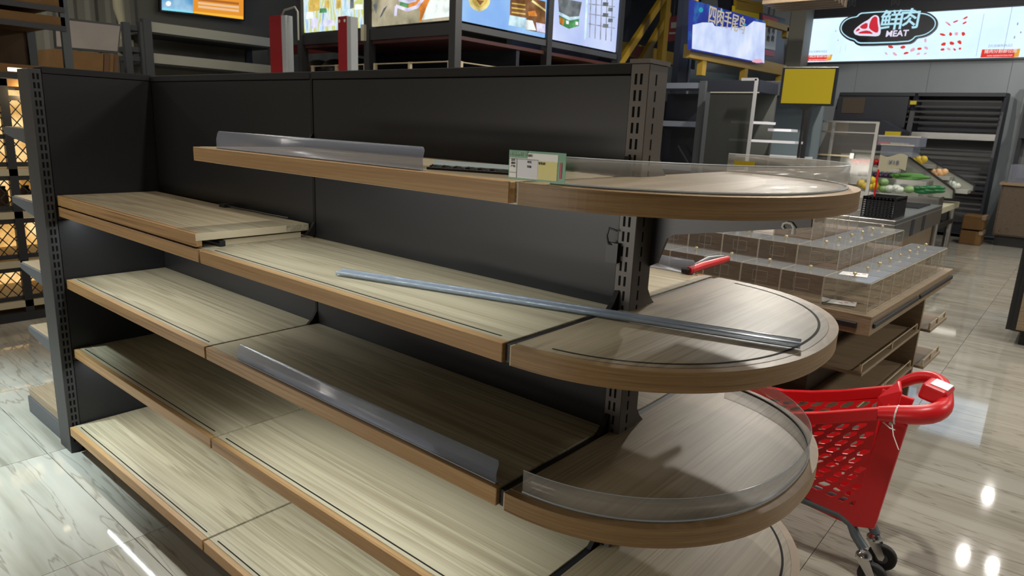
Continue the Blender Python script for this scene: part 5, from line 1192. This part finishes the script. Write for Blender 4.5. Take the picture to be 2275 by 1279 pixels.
MB().box(XB - .88, XB - .86, yb0 - .6, yb1, ox(100, 158, XB).z, 2.9).build('back_sheet', M['carton2'] if 'carton2' in M else M.setdefault('carton2', mat('brown_back', (.075, .042, .018), .8)), bs)
MB().box(XB - .5, XB - .46, yb0 - .6, yb0 + .18, ox(100, 158, XB).z, ox(100, 60, XB).z).build('inner_panel', M['carton2'], bs)
MB().box(XB - .46, XB - .42, yb0 + .18, yb0 + .23, ox(100, 158, XB).z, ox(100, 60, XB).z).build('inner_post', M['blackmetal'], bs)
# warm lit black mesh racks
XM = -4.75
mr = thing('black_mesh_rack', 'black mesh fronted rack glowing with warm light at the left edge', 'rack', (XM - .3, .2, 0))
y0, y1 = -.35, .72
M['warmwood'] = mat('warm_shelf', (.36, .30, .20), .5)
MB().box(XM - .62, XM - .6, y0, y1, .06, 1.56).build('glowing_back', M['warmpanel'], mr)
for z in (.12, .40, .735, 1.02, 1.60): MB().box(XM - .6, XM + .02, y0, y1, z - .025, z + .02).build('shelf', M['warmwood'] if z != 1.6 else M['carton'], mr)
for k in range(5):
    y = y0 + (y1 - y0) * k / 4; MB().box(XM - .02, XM + .02, y - .025, y + .025, 0, 1.62).build('post', M['blackmetal'], mr)
for z in (.16, .36, .45, .69, .78, .98, 1.07, 1.25, 1.5): MB().box(XM - .01, XM + .012, y0, y1, z - .015, z + .015).build('mesh_bar', M['blackmetal'], mr)
ms_ = MB()
for zz0, zz1 in ((.16, .36), (.45, .69), (.78, .98), (1.07, 1.25), (1.27, 1.5)):
    n = 16
    for k in range(-5, n):
        for s in (1, -1):
            ya_ = y0 + (y1 - y0) * k / n; L_ = zz1 - zz0
            p = Vector((XM, ya_ if s > 0 else ya_ + L_ * .8, zz0)); q2 = Vector((XM, ya_ + L_ * .8 if s > 0 else ya_, zz1))
            if min(p.y, q2.y) >= y0 and max(p.y, q2.y) <= y1: ms_.bar(p, q2, .006, .006)
ms_.build('wire_mesh', M['blackmetal'], mr, kind='stuff')
MB().box(XM - .65, XM + .03, y0, y1, 0, .06).build('plinth', M['blackmetal'], mr)
MB().box(XM - .62, XM + .02, y1, y1 + .03, 0, 1.62).build('end_panel', M['blackmetal'], mr)
a = ox(30, 155, XM); MB().box(XM - .01, XM + .03, a.y - .03, a.y + .05, a.z - .010, a.z + .012).build('warm_tube', M['warmled'], mr)
for k in range(7):
    y = y0 + .1 + k * .14; 
    t = thing('warm_jar', f'small jar silhouetted in the warm lit rack, {NTH[k]} along the shelf', 'jar', (XM - .3, y, .76), 'jars in the warm lit rack')
    MB().tube([(XM - .3, y, .756), (XM - .3, y, .86), (XM - .3, y, .885)], [.035, .035, .02], 10).build('jar_body', M['carton2'], t); MB().cyl((XM - .3, y, .885), (XM - .3, y, .90), .024, 10).build('lid', M['blackmetal'], t)
lamp('warm_rack_light', (XM + .05, .58, 1.54), 5, (1, .72, .35), .015)
